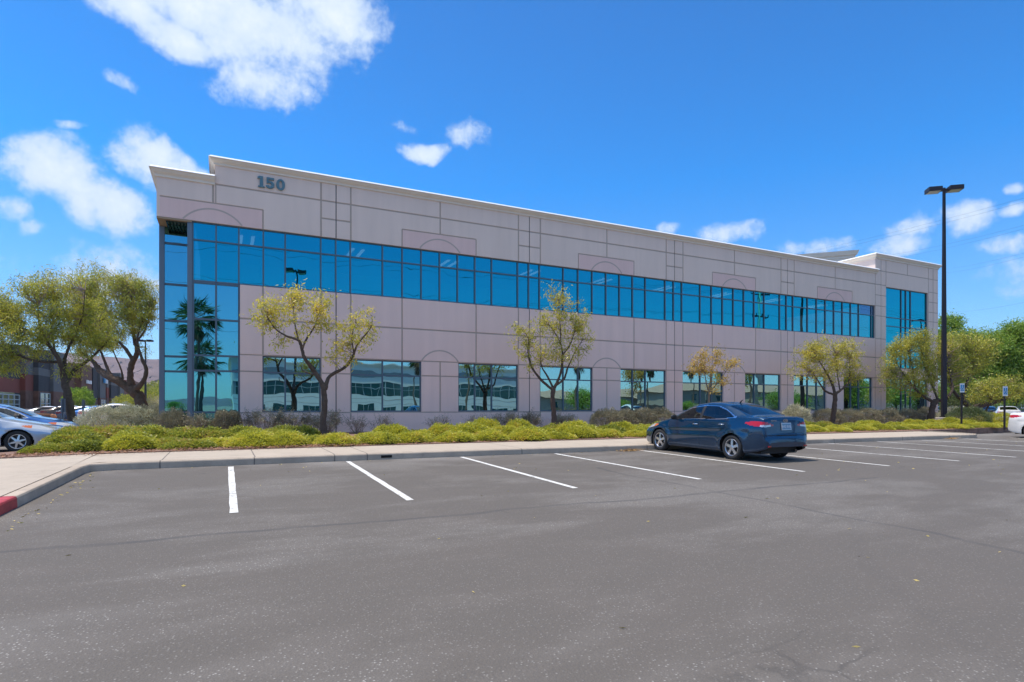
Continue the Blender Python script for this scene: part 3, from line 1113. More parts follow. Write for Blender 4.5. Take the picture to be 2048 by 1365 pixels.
SEDAN = dict(
    L=4.53, wheels=(0.90, 3.60), wr=0.318,
    zt=[(0, .50), (.02, .58), (.06, .64), (.15, .70), (.4, .80), (.8, .90), (1.15, .975), (1.3, 1.01), (1.6, 1.17), (1.95, 1.335), (2.2, 1.405), (2.55, 1.45), (2.9, 1.445), (3.2, 1.40), (3.5, 1.315), (3.8, 1.205), (4.0, 1.125), (4.2, 1.10), (4.36, 1.105), (4.42, 1.09), (4.44, 1.03), (4.455, .93), (4.47, .80), (4.485, .69), (4.50, .64), (4.52, .58), (4.53, .50)],
    zb=[(0, .32), (.05, .24), (.2, .2), (.6, .18), (4.0, .2), (4.3, .25), (4.48, .32), (4.53, .38)],
    W=[(0, .50), (.02, .60), (.06, .68), (.15, .755), (.35, .82), (.7, .868), (1.1, .880), (2.5, .885), (3.6, .888), (4.0, .872), (4.25, .84), (4.4, .79), (4.47, .745), (4.50, .70), (4.53, .62)],
    zbelt=[(0, .46), (.06, .60), (.15, .66), (.4, .75), (.8, .84), (1.15, .90), (1.35, .93), (2, .955), (2.6, .985), (3.2, 1.02), (3.6, 1.05), (4.0, 1.055), (4.3, 1.06), (4.41, 1.04), (4.44, .98), (4.455, .89), (4.47, .77), (4.485, .66), (4.52, .55), (4.53, .48)],
    WB=[(0, .40), (.06, .56), (.15, .64), (.4, .70), (.8, .76), (1.2, .80), (1.5, .83), (2.5, .835), (3.5, .82), (4.0, .765), (4.3, .715), (4.42, .69), (4.47, .66), (4.53, .56)],
    zre=[(0, .48), (.06, .625), (.15, .685), (.4, .785), (.8, .885), (1.15, .955), (1.3, .985), (1.6, 1.13), (1.95, 1.285), (2.2, 1.35), (2.55, 1.39), (2.9, 1.385), (3.2, 1.34), (3.5, 1.26), (3.8, 1.165), (4.0, 1.105), (4.2, 1.09), (4.36, 1.097), (4.42, 1.08), (4.44, 1.015), (4.455, .92), (4.47, .79), (4.485, .68), (4.52, .57), (4.53, .49)],
    WR=[(0, .25), (.15, .4), (.6, .5), (1.0, .56), (1.3, .70), (1.6, .665), (1.95, .62), (2.55, .59), (3.0, .585), (3.4, .59), (3.8, .61), (4.0, .63), (4.3, .60), (4.53, .42)])


def make_car(name, label, group, loc, heading, paint, P=SEDAN, scale=(1, 1, 1), res=1.0, rear_glass=M_CGLD, front_light=True, spokes=5, interior=True, tail=True):
    root = empty(name, loc, heading)
    tag(root, label, 'car', group)
    L = P['L']
    seams = [1.33, 1.46, 2.49, 3.42, 3.98]
    st = set(np.arange(0.0, L, 0.022 / res).round(4))
    st |= set(np.arange(L - .13, L, 0.005 / res).round(4)) | set(np.arange(0, .07, 0.008 / res).round(4))
    for q in seams:
        st |= {q - .0035, q + .0035}
    S = np.array(sorted(st | {L}))
    keep = np.concatenate([[True], np.diff(S) > 0.0015])
    S = S[keep]
    # smooth interpolation of each table
    def tab(k):
        a = np.array(P[k])
        y = np.interp(S, a[:, 0], a[:, 1])
        w = np.interp(S[:, None] + np.linspace(-.07, .07, 9)[None], a[:, 0], a[:, 1]).mean(1)
        edge = np.minimum(np.minimum(S / .15, (L - .16 - S) / .12), 1).clip(0, 1)
        return y * (1 - edge) + w * edge
    zt, zb, Wd, zbe, WB, zre, WR = [tab(k) for k in ('zt', 'zb', 'W', 'zbelt', 'WB', 'zre', 'WR')]
    lerp = lambda a, b, f: a + (b - a) * f
    z3, z4 = lerp(zb, zbe, .42), lerp(zb, zbe, .74)
    gh = np.clip((zre - zbe) / .15, 0, 1)
    pts = [(Wd * .80, zb), (Wd * .935, zb + .012), (Wd * .975, lerp(zb, zbe, .13)), (Wd, z3), (Wd * .988, z4), (WB, zbe),
           (lerp(WB, WR, .5) + .014 * gh, lerp(zbe, zre, .55)), (WR, zre), (WR * .70, lerp(zre, zt, .72)), (WR * 0.0, zt)]
    K = len(pts)
    sub = max(4, int(11 * res))
    w_c, z_c, v_c = [], [], []
    pw = np.array([p[0] for p in pts])
    pz = np.array([p[1] for p in pts])
    ext = lambda A: np.concatenate([[2 * A[0] - A[1]], A, [A[-2] * np.array(1.0)]])
    ew, ez = ext(pw), ext(pz)
    ew[-1] = -pw[-2]
    for k in range(K - 1):
        for q in range(sub):
            f = q / sub
            def cr(E):
                p0, p1, p2, p3 = E[k], E[k + 1], E[k + 2], E[k + 3]
                c = .5 * ((2 * p1) + (-p0 + p2) * f + (2 * p0 - 5 * p1 + 4 * p2 - p3) * f * f + (-p0 + 3 * p1 - 3 * p2 + p3) * f ** 3)
                l = p1 + (p2 - p1) * f
                mixv = 0.75
                return c * mixv + l * (1 - mixv)
            w_c.append(cr(ew))
            z_c.append(cr(ez))
            v_c.append(k + f)
    w_c.append(pw[-1])
    z_c.append(pz[-1])
    v_c.append(K - 1)
    WW, ZZ, V = np.array(w_c).T, np.array(z_c).T, np.array(v_c)      # [station, ring]
    for sw in P['wheels']:                                           # swell over the wheels
        d = np.hypot(S[:, None] - sw, ZZ - .32)
        WW = WW + .022 * np.exp(-((d - .40) / .10) ** 2) * (V[None] < 5)
    # crease along the flank
    WW = WW - 0.010 * np.exp(-((V[None] - 3.55) / .22) ** 2) * ((S[:, None] > 1.0) & (S[:, None] < 4.1))
    nS, nV = WW.shape
    s_mid = (S[:-1] + S[1:]) / 2
    v_mid = (V[:-1] + V[1:]) / 2
    sm, vm = np.meshgrid(s_mid, v_mid, indexing='ij')
    wm = (WW[:-1, :-1] + WW[1:, 1:]) / 2
    zm = (ZZ[:-1, :-1] + ZZ[1:, 1:]) / 2
    cat = np.full(sm.shape, 'body', dtype=object)
    # glass
    top_line = np.interp(sm, [1.40, 1.62, 2.0, 2.5, 2.95, 3.25, 3.62], [.95, 1.085, 1.26, 1.335, 1.325, 1.24, 1.075])
    low_line = np.interp(sm, [1.40, 2.0, 3.0, 3.3, 3.62], [.955, .972, 1.012, 1.03, 1.07])
    sidew = (vm > 5.0) & (vm < 6.93) & (sm > 1.42) & (sm < 3.62) & (zm < top_line) & (zm > low_line)
    if P is not SEDAN and 'dlo' in P:
        tl, ll = P['dlo']
        top_line = np.interp(sm, *zip(*tl))
        low_line = np.interp(sm, *zip(*ll))
        sidew = (vm > 5.0) & (vm < 6.95) & (sm > tl[0][0]) & (sm < tl[-1][0]) & (zm < top_line) & (zm > low_line)
    trim = (vm > 4.9) & (vm < 6.98) & (sm > 1.38) & (sm < 3.68) & (zm < top_line + .02) & (zm > low_line - .018) & ~sidew
    cat[trim] = 'trim'
    cat[sidew & (sm < 2.445)] = 'front_window'
    cat[sidew & (sm > 2.535)] = 'rear_door_window'
    cat[sidew & (sm >= 2.445) & (sm <= 2.535)] = 'pillar'
    wsr = P.get('ws', (1.32, 2.02))
    rgr = P.get('rg', (3.25, 3.99))
    cat[(vm > 7.12) & (sm > wsr[0]) & (sm < wsr[1])] = 'windscreen'
    cat[(vm > 7.15) & (sm > rgr[0]) & (sm < rgr[1])] = 'rear_window'
    # seams between panels
    for q in (1.33, 2.49, 3.42):
        cat[(abs(sm - q) < .0036) & (zm > .28) & (vm < 5.0)] = 'seam'
    cat[(abs(sm - 3.98) < .0036) & (vm > 5.6) & (vm < 7.2)] = 'seam'
    rim_ = (sm > 4.43) & (abs(zm - .655) < .010)
    cat[rim_] = 'seam'
    # lamps
    t_ = (sm - 3.99) + (.87 - wm)
    if tail:
        hh = .066 * np.sin(np.pi * np.clip(t_ / .93, 0, 1)) ** .75
        zc = .945 - .045 * t_
        tl_ = (sm > 3.97) & (t_ > 0) & (t_ < .93) & (abs(zm - zc) < hh)
        cat[tl_] = 'tail_light'
        cat[tl_ & (t_ > .48) & (zm < zc - .012)] = 'reverse_light'
    if front_light:
        th = (.85 - sm)
        zc = .665 + .10 * np.clip(sm / .8, 0, 1)
        hl = (sm < .82) & (sm > .05) & (wm > .42) & (abs(zm - zc) < .055 * np.sin(np.pi * np.clip((sm + .15) / .97, 0, 1)) ** .6)
        cat[hl] = 'headlight'
        cat[hl & (sm > .60)] = 'indicator'
        gr = (sm < .06) & (zm > .36) & (zm < .56) & (wm < .45)
        cat[gr] = 'pillar'
    cat[(sm > 4.38) & (zm < .36) & (wm < .55)] = 'pillar'
    cat[(vm < 1.0)] = 'pillar'
    for sw in P['wheels']:
        cat[(np.hypot(sm - sw, zm - .315) < .365) & (vm < 5)] = 'none'
    # snap arch edge
    for sw in P['wheels']:
        d = np.hypot(S[:, None] - sw, ZZ - .315)
        near = (abs(d - .365) < .012) & (V[None] < 4.9)
        ZZ = np.where(near, .315 + (ZZ - .315) * .365 / d, ZZ)
    sx, sy, sz = scale
    yref = L / 2

    def vert(i, j, side, off=0.0):
        return (side * (WW[i, j] + off) * sx, (yref - S[i]) * sy, ZZ[i, j] * sz)
    matmap = {'body': 0, 'seam': 1, 'trim': 2, 'pillar': 3}
    base = {}

    def part(cats, nm, mats, parent, sides, mm=None):
        idx = {}
        vs, fs, ms = [], [], []
        sel = np.isin(cat, list(cats))
        ii, jj = np.nonzero(sel)
        for side in sides:
            for i, j in zip(ii, jj):
                q = []
                for a, b in ((i, j), (i + 1, j), (i + 1, j + 1), (i, j + 1)):
                    key = (a, b, side if b < nV - 1 else 0)
                    if key not in idx:
                        idx[key] = len(vs)
                        vs.append(vert(a, b, side))
                    q.append(idx[key])
                if side > 0:
                    q = q[::-1]
                if len(set(q)) > 2:
                    fs.append(q)
                    ms.append((mm or {}).get(cat[i, j], 0))
        if not fs:
            return None
        me = bpy.data.meshes.new(nm)
        me.from_pydata(vs, [], fs)
        me.polygons.foreach_set('material_index', ms)
        me.update()
        return link(nm, me, mats, parent, smooth=True)

    body = part(('body', 'seam', 'trim', 'pillar'), 'body', [paint, M_SEAM, M_CHROME if P is SEDAN else M_BLACKP, M_BLACKP], root, (-1, 1), matmap)
    for side in (-1, 1):
        part(('front_window',), 'front_window', M_CGL, root, (side,))
        part(('rear_door_window',), 'rear_door_window', M_CGLD, root, (side,))
        if tail:
            tlo = part(('tail_light',), 'tail_light', M_LRED, root, (side,))
            part(('reverse_light',), 'reverse_light', M_LCLR, tlo, (side,))
        if front_light:
            hlo = part(('headlight',), 'headlight', M_LCLR, root, (side,))
            part(('indicator',), 'indicator', M_LAMB, hlo, (side,))
    part(('windscreen',), 'windscreen', M_CGL, root, (-1, 1))
    part(('rear_window',), 'rear_window', rear_glass, root, (-1, 1))
    # bumper end caps
    for s_i in (0, nS - 1):
        g = MB()
        ring = [vert(s_i, j, 1) for j in range(nV)] + [vert(s_i, j, -1) for j in range(nV - 2, -1, -1)]
        g.face(ring if s_i else ring[::-1])
        g.build('bumper', paint, root)
    # underbody and wheel wells
    g = MB()
    w0, w1 = P['wheels']
    g.box(-.62 * sx, .62 * sx, (yref - L + .25) * sy, (yref - .25) * sy, .2 * sz, .42 * sz)
    g.box(-.80 * sx, .80 * sx, (yref - w1 + .38) * sy, (yref - w0 - .38) * sy, .19 * sz, .40 * sz)
    for sw in (w0, w1):
        for side in (-1, 1):
            n = 18
            for k in range(n):
                a0, a1 = -0.35 + (math.pi + .7) * k / n, -0.35 + (math.pi + .7) * (k + 1) / n
                r = .368
                q = [(side * .52 * sx, (yref - sw + r * math.cos(a)) * sy, (.315 + r * math.sin(a)) * sz) for a in (a0, a1)]
                e = [(side * .868 * sx, (yref - sw + r * math.cos(a)) * sy, (.315 + r * math.sin(a)) * sz) for a in (a1, a0)]
                g.face(q + e)
            g.face([(side * .52 * sx, (yref - sw + .368 * math.cos(a)) * sy, (.315 + .368 * math.sin(a)) * sz) for a in np.linspace(-.35, math.pi + .35, 19)])
    g.build('underbody', M_BLACKP, root)
    # wheels
    wr = P['wr']
    for sw in (w0, w1):
        for side in (-1, 1):
            cx, cy, cz = side * .775 * sx, (yref - sw) * sy, wr * sz
            g = MB()
            hw = .10
            prof = [(.212, -hw + .01), (.235, -hw), (.27, -hw - .004), (.298, -hw + .008), (.312, -hw + .03), (wr, -hw + .055), (wr, hw - .055), (.312, hw - .03), (.298, hw - .008), (.27, hw + .004), (.235, hw), (.212, hw - .01)]
            g.lathe([(r * sz, h) for r, h in prof], 40, 'x', c=(0, 0, 0))
            wheel = empty('wheel', (cx, cy, cz))
            wheel.parent = root
            g.build('tyre', M_TYRE, wheel, smooth=True)
            g = MB()
            o_ = side
            g.lathe([(.214 * sz, o_ * .088), (.206 * sz, o_ * .094), (.196 * sz, o_ * .088), (.190 * sz, o_ * .05), (.188 * sz, o_ * -.03)], 40, 'x', mi=0)
            g.lathe([(.19 * sz, o_ * .015), (.001, o_ * .015)], 30, 'x', mi=1)
            g.lathe([(.062, o_ * .03), (.058, o_ * .078), (.03, o_ * .088), (.001, o_ * .088)], 20, 'x', mi=0)
            for k in range(spokes):
                a = 2 * math.pi * k / spokes + .3
                d = Vector((0, math.cos(a), math.sin(a)))
                e = Vector((0, -math.sin(a), math.cos(a)))
                x = Vector((o_, 0, 0))
                for u, (r0, r1, h0, h1) in enumerate(((.03, .195, .030, .020 if spokes > 5 else .034),)):
                    A = [d * r0 * sz + e * h0 + x * .082, d * r0 * sz - e * h0 + x * .082, d * r1 * sz - e * h1 + x * .070, d * r1 * sz + e * h1 + x * .070]
                    B = [p_ - x * .03 for p_ in A]
                    g.face(A, 0)
                    for q in range(4):
                        g.face([A[q], A[(q + 1) % 4], B[(q + 1) % 4], B[q]], 0)
            g.build('rim', [M_RIM, M_RIMDK], wheel)
    # mirrors, handles, aerial
    for side in (-1, 1):
        bm = bmesh.new()
        bmesh.ops.create_uvsphere(bm, u_segments=14, v_segments=10, radius=1)
        for v in bm.verts:
            v.co = Vector((v.co.x * .105, v.co.y * (.075 if v.co.y > 0 else .035), v.co.z * .068 + (0.01 if v.co.z > 0 else 0)))
            v.co += Vector((side * .955 * sx, (yref - 1.60) * sy, 1.0 * sz))
        me = bpy.data.meshes.new('wing_mirror')
        bm.to_mesh(me)
        bm.free()
        mo = link('wing_mirror', me, M_BLACKP if P is SEDAN else paint, root, smooth=True)
        g = MB()
        g.tube([(side * .84 * sx, (yref - 1.60) * sy, .955 * sz), (side * .92 * sx, (yref - 1.60) * sy, .965 * sz)], [.03, .02], 6)
        g.build('mirror_arm', M_BLACKP, mo)
        if res >= .9:
            for sh, zh in ((2.36, .845), (3.27, .875)):
                g = MB()
                x = side * .892 * sx
                g.tube([(x - side * .012, yref - sh + .09, zh), (x + side * .022, yref - sh + .06, zh + .004), (x + side * .026, yref - sh, zh + .006), (x + side * .022, yref - sh - .07, zh + .004), (x - side * .012, yref - sh - .10, zh)], [.012, .014, .014, .014, .012], 8)
                g.build('door_handle', M_CHROME, root, smooth=True)
    if interior:
        for sx_ in (-.36, .36):
            g = MB()
            g.obox((sx_, yref - 2.35, .50), (.50, .52, .20), mi=0)
            g.obox((sx_, yref - 2.68, .80), (.48, .14, .60), mi=0, tilt=R(14))
            g.obox((sx_, yref - 2.76, 1.17), (.26, .09, .16), mi=0)
            g.build('seat', M_SEAT, root)
        g = MB()
        g.obox((0, yref - 3.25, .50), (1.3, .5, .2))
        g.obox((0, yref - 3.60, .80), (1.3, .14, .5), tilt=R(18))
        g.build('rear_bench', M_SEAT, root)
        g = MB()
        g.obox((0, yref - 1.62, .80), (1.45, .35, .22))
        g.build('dashboard', M_BLACKP, root)
        g = MB()
        n = 22
        c0 = Vector((-.36, yref - 1.98, .93))
        pts_ = [c0 + Vector((.185 * math.cos(2 * math.pi * k / n), .185 * math.sin(2 * math.pi * k / n) * .35, .185 * math.sin(2 * math.pi * k / n) * .94)) for k in range(n + 1)]
        g.tube(pts_, .015, 6, cap=False)
        g.build('steering_wheel', M_SEAT, root)
    return root


M_BLUE = paint_mat('blue_paint', (0.003, 0.036, 0.088), rough=.2, metal=.45)
M_SILVER = paint_mat('silver_paint', (0.44, 0.49, 0.58), rough=.3, metal=.55)
M_BRBLUE = paint_mat('bright_blue_paint', (0.02, 0.13, 0.42), rough=.3, metal=.4)
M_WHITEP = paint_mat('white_paint', (0.74, 0.72, 0.69), rough=.35, metal=0)
M_DKP = paint_mat('dark_paint', (0.02, 0.022, 0.03), rough=.3, metal=.3)
M_TAN = paint_mat('bronze_paint', (0.30, 0.24, 0.2), rough=.35, metal=.4)

car = make_car('parked_car', 'dark blue four door sedan parked alone in the stall, seen from behind', None,
               (12.20, 11.93, 0.225), R(-.6), M_BLUE)
car.rotation_euler.x = math.atan(0.02)
yr = 4.53 / 2
# boot lid details
g = MB()
g.obox((0, yr - 4.478, .868), (.33, .012, .175), tilt=R(-8))
pl = g.build('licence_plate', mat('plate_frame', (0.62, 0.62, 0.64), .35, metal=.6), car)
g = MB()
g.obox((0, yr - 4.4855, .868), (.295, .006, .138), tilt=R(-8))
g.build('plate_face', mat('plate_face_blue', (0.16, 0.30, 0.42), .5, var=.25, scale=14), pl)
text_mesh('plate_text', '842 RVB', .085, mat('plate_ink', (0.55, 0.60, 0.66), .5), pl, (0, yr - 4.4905, .862), (R(82), 0, 0), center=True, offset=.002)
g = MB()
n = 28
for k in range(n):
    a0, a1 = 2 * math.pi * k / n, 2 * math.pi * (k + 1) / n
    q = [((r * 1.0) * math.cos(a) * .078, yr - 4.4565, 1.005 + r * math.sin(a) * .042) for a, r in ((a0, .84), (a1, .84), (a1, 1), (a0, 1))]
    g.face(q)
    g.face([(p[0], p[1] + .01, p[2]) for p in q][::-1])
for (xa, xb) in ((-.034, -.016), (.016, .034)):
    g.face([(xa - .006, yr - 4.4575, .978), (xb - .006, yr - 4.4575, .976), (xb + .010, yr - 4.4575, 1.034), (xa + .010, yr - 4.4575, 1.032)])
g.face([(-.02, yr - 4.4575, 1.002), (.026, yr - 4.4575, .997), (.026, yr - 4.4575, 1.009), (-.02, yr - 4.4575, 1.014)])
g.build('boot_emblem', M_CHROME, car)
text_mesh('boot_lettering', 'ELANTRA', .036, M_CHROME, car, (-.50, yr - 4.462, .995), (R(90), 0, R(0)), spacing=1.25, offset=.0012)
for sx_ in (-.56, .56):
    g = MB()
    g.obox((sx_, yr - 4.515, .40), (.20, .03, .03), rz=R(10) * (1 if sx_ < 0 else -1))
    g.build('rear_reflector', M_LRED, car)
g = MB()
g.lathe([(.03, 0), (.034, -.13), (.028, -.13)], 12, 'y', c=(.42, yr - 4.30, .26))
g.build('exhaust_pipe', M_CHROME, car)
g = MB()
g.face([(-.012, yr - 3.02, 1.43), (.012, yr - 3.02, 1.43), (.012, yr - 3.16, 1.41), (-.012, yr - 3.16, 1.41)])
g.tube([(0, yr - 3.05, 1.42), (0, yr - 3.10, 1.475), (0, yr - 3.16, 1.50)], [.022, .014, .004], 6)
g.build('roof_aerial', M_BLACKP, car)


# ------------------------------------------------------------------ vegetation
def leaf_mat(name, stops, trans=0.35, rough=0.6):
    m = bpy.data.materials.new(name)
    m.use_nodes = True
    t = NT(m.node_tree)
    t.n.clear()
    out = t.node('ShaderNodeOutputMaterial')
    geo = t.node('ShaderNodeNewGeometry')
    tc = t.node('ShaderNodeTexCoord')
    oi = t.node('ShaderNodeObjectInfo')
    add = t.node('ShaderNodeVectorMath', operation='ADD')
    t.l.new(tc.outputs['Object'], add.inputs[0])
    t.l.new(oi.outputs['Location'], add.inputs[1])
    n = t.noise(add.outputs[0], 1.6, 3, 0.5)
    f = t.math('ADD', t.math('MULTIPLY', geo.outputs['Random Per Island'], 0.52), t.math('MULTIPLY', t.maprange(n, .3, .7, 0, 1), 0.42))
    f = t.math('ADD', f, t.math('MULTIPLY', t.math('SUBTRACT', oi.outputs['Random'], 0.3), 0.16))
    c = t.ramp(f, stops)
    d = t.node('ShaderNodeBsdfDiffuse')
    t.l.new(c, d.inputs[0])
    tr = t.node('ShaderNodeBsdfTranslucent')
    t.l.new(c, tr.inputs[0])
    mx = t.node('ShaderNodeMixShader')
    mx.inputs[0].default_value = trans
    t.l.new(d.outputs[0], mx.inputs[1])
    t.l.new(tr.outputs[0], mx.inputs[2])
    gl = t.node('ShaderNodeBsdfGlossy')
    gl.inputs['Roughness'].default_value = 0.45
    gl.inputs['Color'].default_value = (.8, .85, .8, 1)
    m2 = t.node('ShaderNodeMixShader')
    m2.inputs[0].default_value = 0.045
    t.l.new(mx.outputs[0], m2.inputs[1])
    t.l.new(gl.outputs[0], m2.inputs[2])
    t.l.new(m2.outputs[0], out.inputs[0])
    return m


def leaves_mesh(name, P, D, size, width, r=rng):
    """P (N,3) leaf bases, D (N,3) leaf directions; every leaf is a narrow folded diamond"""
    N = len(P)
    L = size * r.uniform(.6, 1.3, N)[:, None]
    D = D / np.linalg.norm(D, axis=1, keepdims=True)
    rv = r.normal(size=(N, 3))
    Wv = np.cross(D, rv)
    Wv /= np.linalg.norm(Wv, axis=1, keepdims=True) + 1e-9
    Wv = Wv * (width * r.uniform(.7, 1.2, N))[:, None] / 2
    v = np.stack([P, P + D * L * .45 + Wv, P + D * L, P + D * L * .45 - Wv], 1).reshape(-1, 3)
    me = bpy.data.meshes.new(name)
    me.vertices.add(4 * N)
    me.vertices.foreach_set('co', v.astype(np.float32).ravel())
    me.loops.add(4 * N)
    me.loops.foreach_set('vertex_index', np.arange(4 * N, dtype=np.int32))
    me.polygons.add(N)
    me.polygons.foreach_set('loop_start', np.arange(0, 4 * N, 4, dtype=np.int32))
    me.polygons.foreach_set('loop_total', np.full(N, 4, dtype=np.int32))
    me.update(calc_edges=True)
    return me


M_BARK = mat('bark', (0.10, 0.068, 0.05), 0.95, var=.35, scale=9, bump=.02, bscale=30)
M_BARKP = mat('pale_bark', (0.24, 0.18, 0.13), 0.95, var=.3, scale=9)
M_TWIG = mat('dry_twig', (0.32, 0.23, 0.18), 0.95, var=.25, scale=9)
YEL = leaf_mat('yellow_green_leaf', [(0.08, (.20, .21, .03)), (.35, (.50, .48, .07)), (.65, (.74, .62, .09)), (1, (.80, .58, .09))], .5)
GOLD = leaf_mat('golden_leaf', [(0.1, (.30, .24, .05)), (.45, (.62, .44, .08)), (.8, (.72, .48, .09)), (1, (.72, .56, .18))], .5)
OLIV = leaf_mat('olive_leaf', [(0.08, (.12, .15, .03)), (.4, (.29, .34, .06)), (.75, (.50, .48, .07)), (1, (.62, .52, .07))], .5)
OLIVY = leaf_mat('olive_yellow_leaf', [(0.08, (.15, .17, .03)), (.35, (.38, .40, .06)), (.7, (.66, .60, .08)), (1, (.74, .56, .08))], .5)
GRN = leaf_mat('fresh_green_leaf', [(0.1, (.11, .19, .03)), (.5, (.24, .38, .045)), (.85, (.40, .52, .08)), (1, (.50, .54, .11))], .5)
DKG = leaf_mat('dark_green_leaf', [(0.1, (.04, .06, .02)), (.6, (.11, .15, .05)), (1, (.24, .27, .12))], .3)
PALM = leaf_mat('palm_leaf', [(0.1, (.03, .075, .02)), (.6, (.06, .14, .03)), (1, (.13, .20, .05))], .25)
MND = leaf_mat('mound_leaf', [(0.1, (.17, .18, .02)), (.35, (.42, .43, .045)), (.7, (.66, .62, .07)), (.82, (.68, .56, .10)), (.95, (.50, .27, .12))], .45)
MNDG = leaf_mat('mound_leaf_green', [(0.1, (.11, .14, .02)), (.4, (.30, .34, .045)), (.7, (.52, .50, .06)), (.78, (.52, .38, .10)), (.92, (.40, .21, .10))], .45)
SAGE = leaf_mat('sage_leaf', [(0.1, (.24, .23, .14)), (.5, (.50, .48, .33)), (1, (.72, .68, .52))], .3)
GREY = leaf_mat('grey_leaf', [(0.1, (.13, .12, .07)), (.5, (.27, .25, .16)), (1, (.46, .40, .28))], .3)


def rdir(n, r=rng):
    d = r.normal(size=(n, 3))
    return d / np.linalg.norm(d, axis=1, keepdims=True)


DENS, PER, LSZ = 1.7, 1.55, 1.55


def tree(name, label, z, base, limbs, blobs, leafm, group=None, cat='tree', bark=None, per=26, dens=1.0, leaf=(.085, .026), droop=.55, dy=None, seed=1, clr=.20, zthick=.9, trunk_sides=9, twigr=.009):
    """limbs: polylines [(px, py, radius m, dz)], blobs: (px, py, rx px, ry px, dz m, weight) in photo pixels at distance z"""
    r = np.random.default_rng(seed)
    b = at(base[0], base[1], z)
    b.z = base[2] if len(base) > 2 else 0.47
    root = empty(name, b)
    tag(root, label, cat, group)
    M = bark or M_BARK
    g = MB()
    ends = []
    for li, L in enumerate(limbs):
        pts, rad = [], []
        for q in L:
            p = at(q[0], q[1], z + (q[3] if len(q) > 3 else 0))
            pts.append(p - b)
            rad.append(q[2])
        # resample with a smooth curve and slight crookedness
        P, Rr = [], []
        for k in range(len(pts) - 1):
            p0 = pts[max(k - 1, 0)]
            p1, p2 = pts[k], pts[k + 1]
            p3 = pts[min(k + 2, len(pts) - 1)]
            for q in range(5):
                f = q / 5
                c = .5 * ((2 * p1) + (p2 - p0) * f + (2 * p0 - 5 * p1 + 4 * p2 - p3) * f * f + (3 * p1 - p0 - 3 * p2 + p3) * f ** 3)
                rr = rad[k] + (rad[k + 1] - rad[k]) * f
                P.append(c + Vector(r.normal(size=3)) * rr * .10)
                Rr.append(rr * (1 + r.normal() * .05))
        P.append(pts[-1])
        Rr.append(rad[-1])
        g.tube(P, Rr, trunk_sides if li == 0 else 7)
        ends += [(p, q) for p, q in zip(P[max(2, len(P) // 4):], Rr[max(2, len(P) // 4):])] if li else [(P[-1], Rr[-1])]
    tr = g.build('trunk', M, root, smooth=True)
    if not ends:
        ends = [(Vector(), .05)]
    E = np.array([p for p, _ in ends])
    s = z / F_PX
    LP, LD = [], []
    tw = MB()
    Rt = Vector((CS, -SN, 0))
    Fw = Vector((SN, CS, 0))
    for bl in blobs:
        px, py, rx, ry = bl[:4]
        dz = bl[4] if len(bl) > 4 else 0
        wt = bl[5] if len(bl) > 5 else 1
        c = at(px, py, z + dz) - b
        rxm, rym = rx * s, ry * s
        vol = rxm * rym * rxm * zthick
        n = max(4, int(DENS * dens * wt * 34 * (rxm * rym) ** .75 * (1 + .35 * rxm)))
        U = rdir(n, r) * (r.uniform(.12, 1, n) ** .42)[:, None]
        tips = np.array(c)[None] + U[:, :1] * rxm * np.array(Rt)[None] + U[:, 1:2] * rxm * zthick * np.array(Fw)[None] + U[:, 2:3] * rym * np.array([[0, 0, 1.0]])
        for t_ in tips:
            dd = ((E - t_) ** 2).sum(1) * (1 + .8 * (E[:, 2] > t_[2]))
            k = int(np.argmin(dd * r.uniform(.6, 1.6, len(dd))))
            p0 = E[k]
            mid = (p0 + t_) / 2 + r.normal(size=3) * .10 * np.linalg.norm(t_ - p0) - np.array([0, 0, .04])
            ln = np.linalg.norm(t_ - p0)
            if ln < 3.5:
                tw.tube([p0, mid, t_], [min(.02, twigr * (1 + ln)), twigr * .9, twigr * .35], 3, cap=False)
            m = max(5, int(PER * per * r.uniform(.5, 1.4)))
            # leaves hang around the last part of the twig, in short sprays
            f = r.uniform(.62, 1.08, m)[:, None]
            base_ = mid + (t_ - mid) * ((f - .5) * 2) if ln < 3.5 else np.repeat(t_[None], m, 0)
            off = r.normal(size=(m, 3)) * clr * np.array([.75, .75, .6]) * r.uniform(.5, 1.2)
            LP.append(base_ + off)
            d = r.normal(size=(m, 3)) * .75 + np.array([0, 0, -droop])
            LD.append(d)
    P_ = np.concatenate(LP)
    D_ = np.concatenate(LD)
    me = leaves_mesh('crown', P_, D_, leaf[0] * LSZ, leaf[1] * LSZ, r)
    cr = link('crown', me, leafm, root)
    tw.build('twigs', M_TWIG if M is not M_BARKP else M_BARKP, root)
    return root


ZT = 22.2
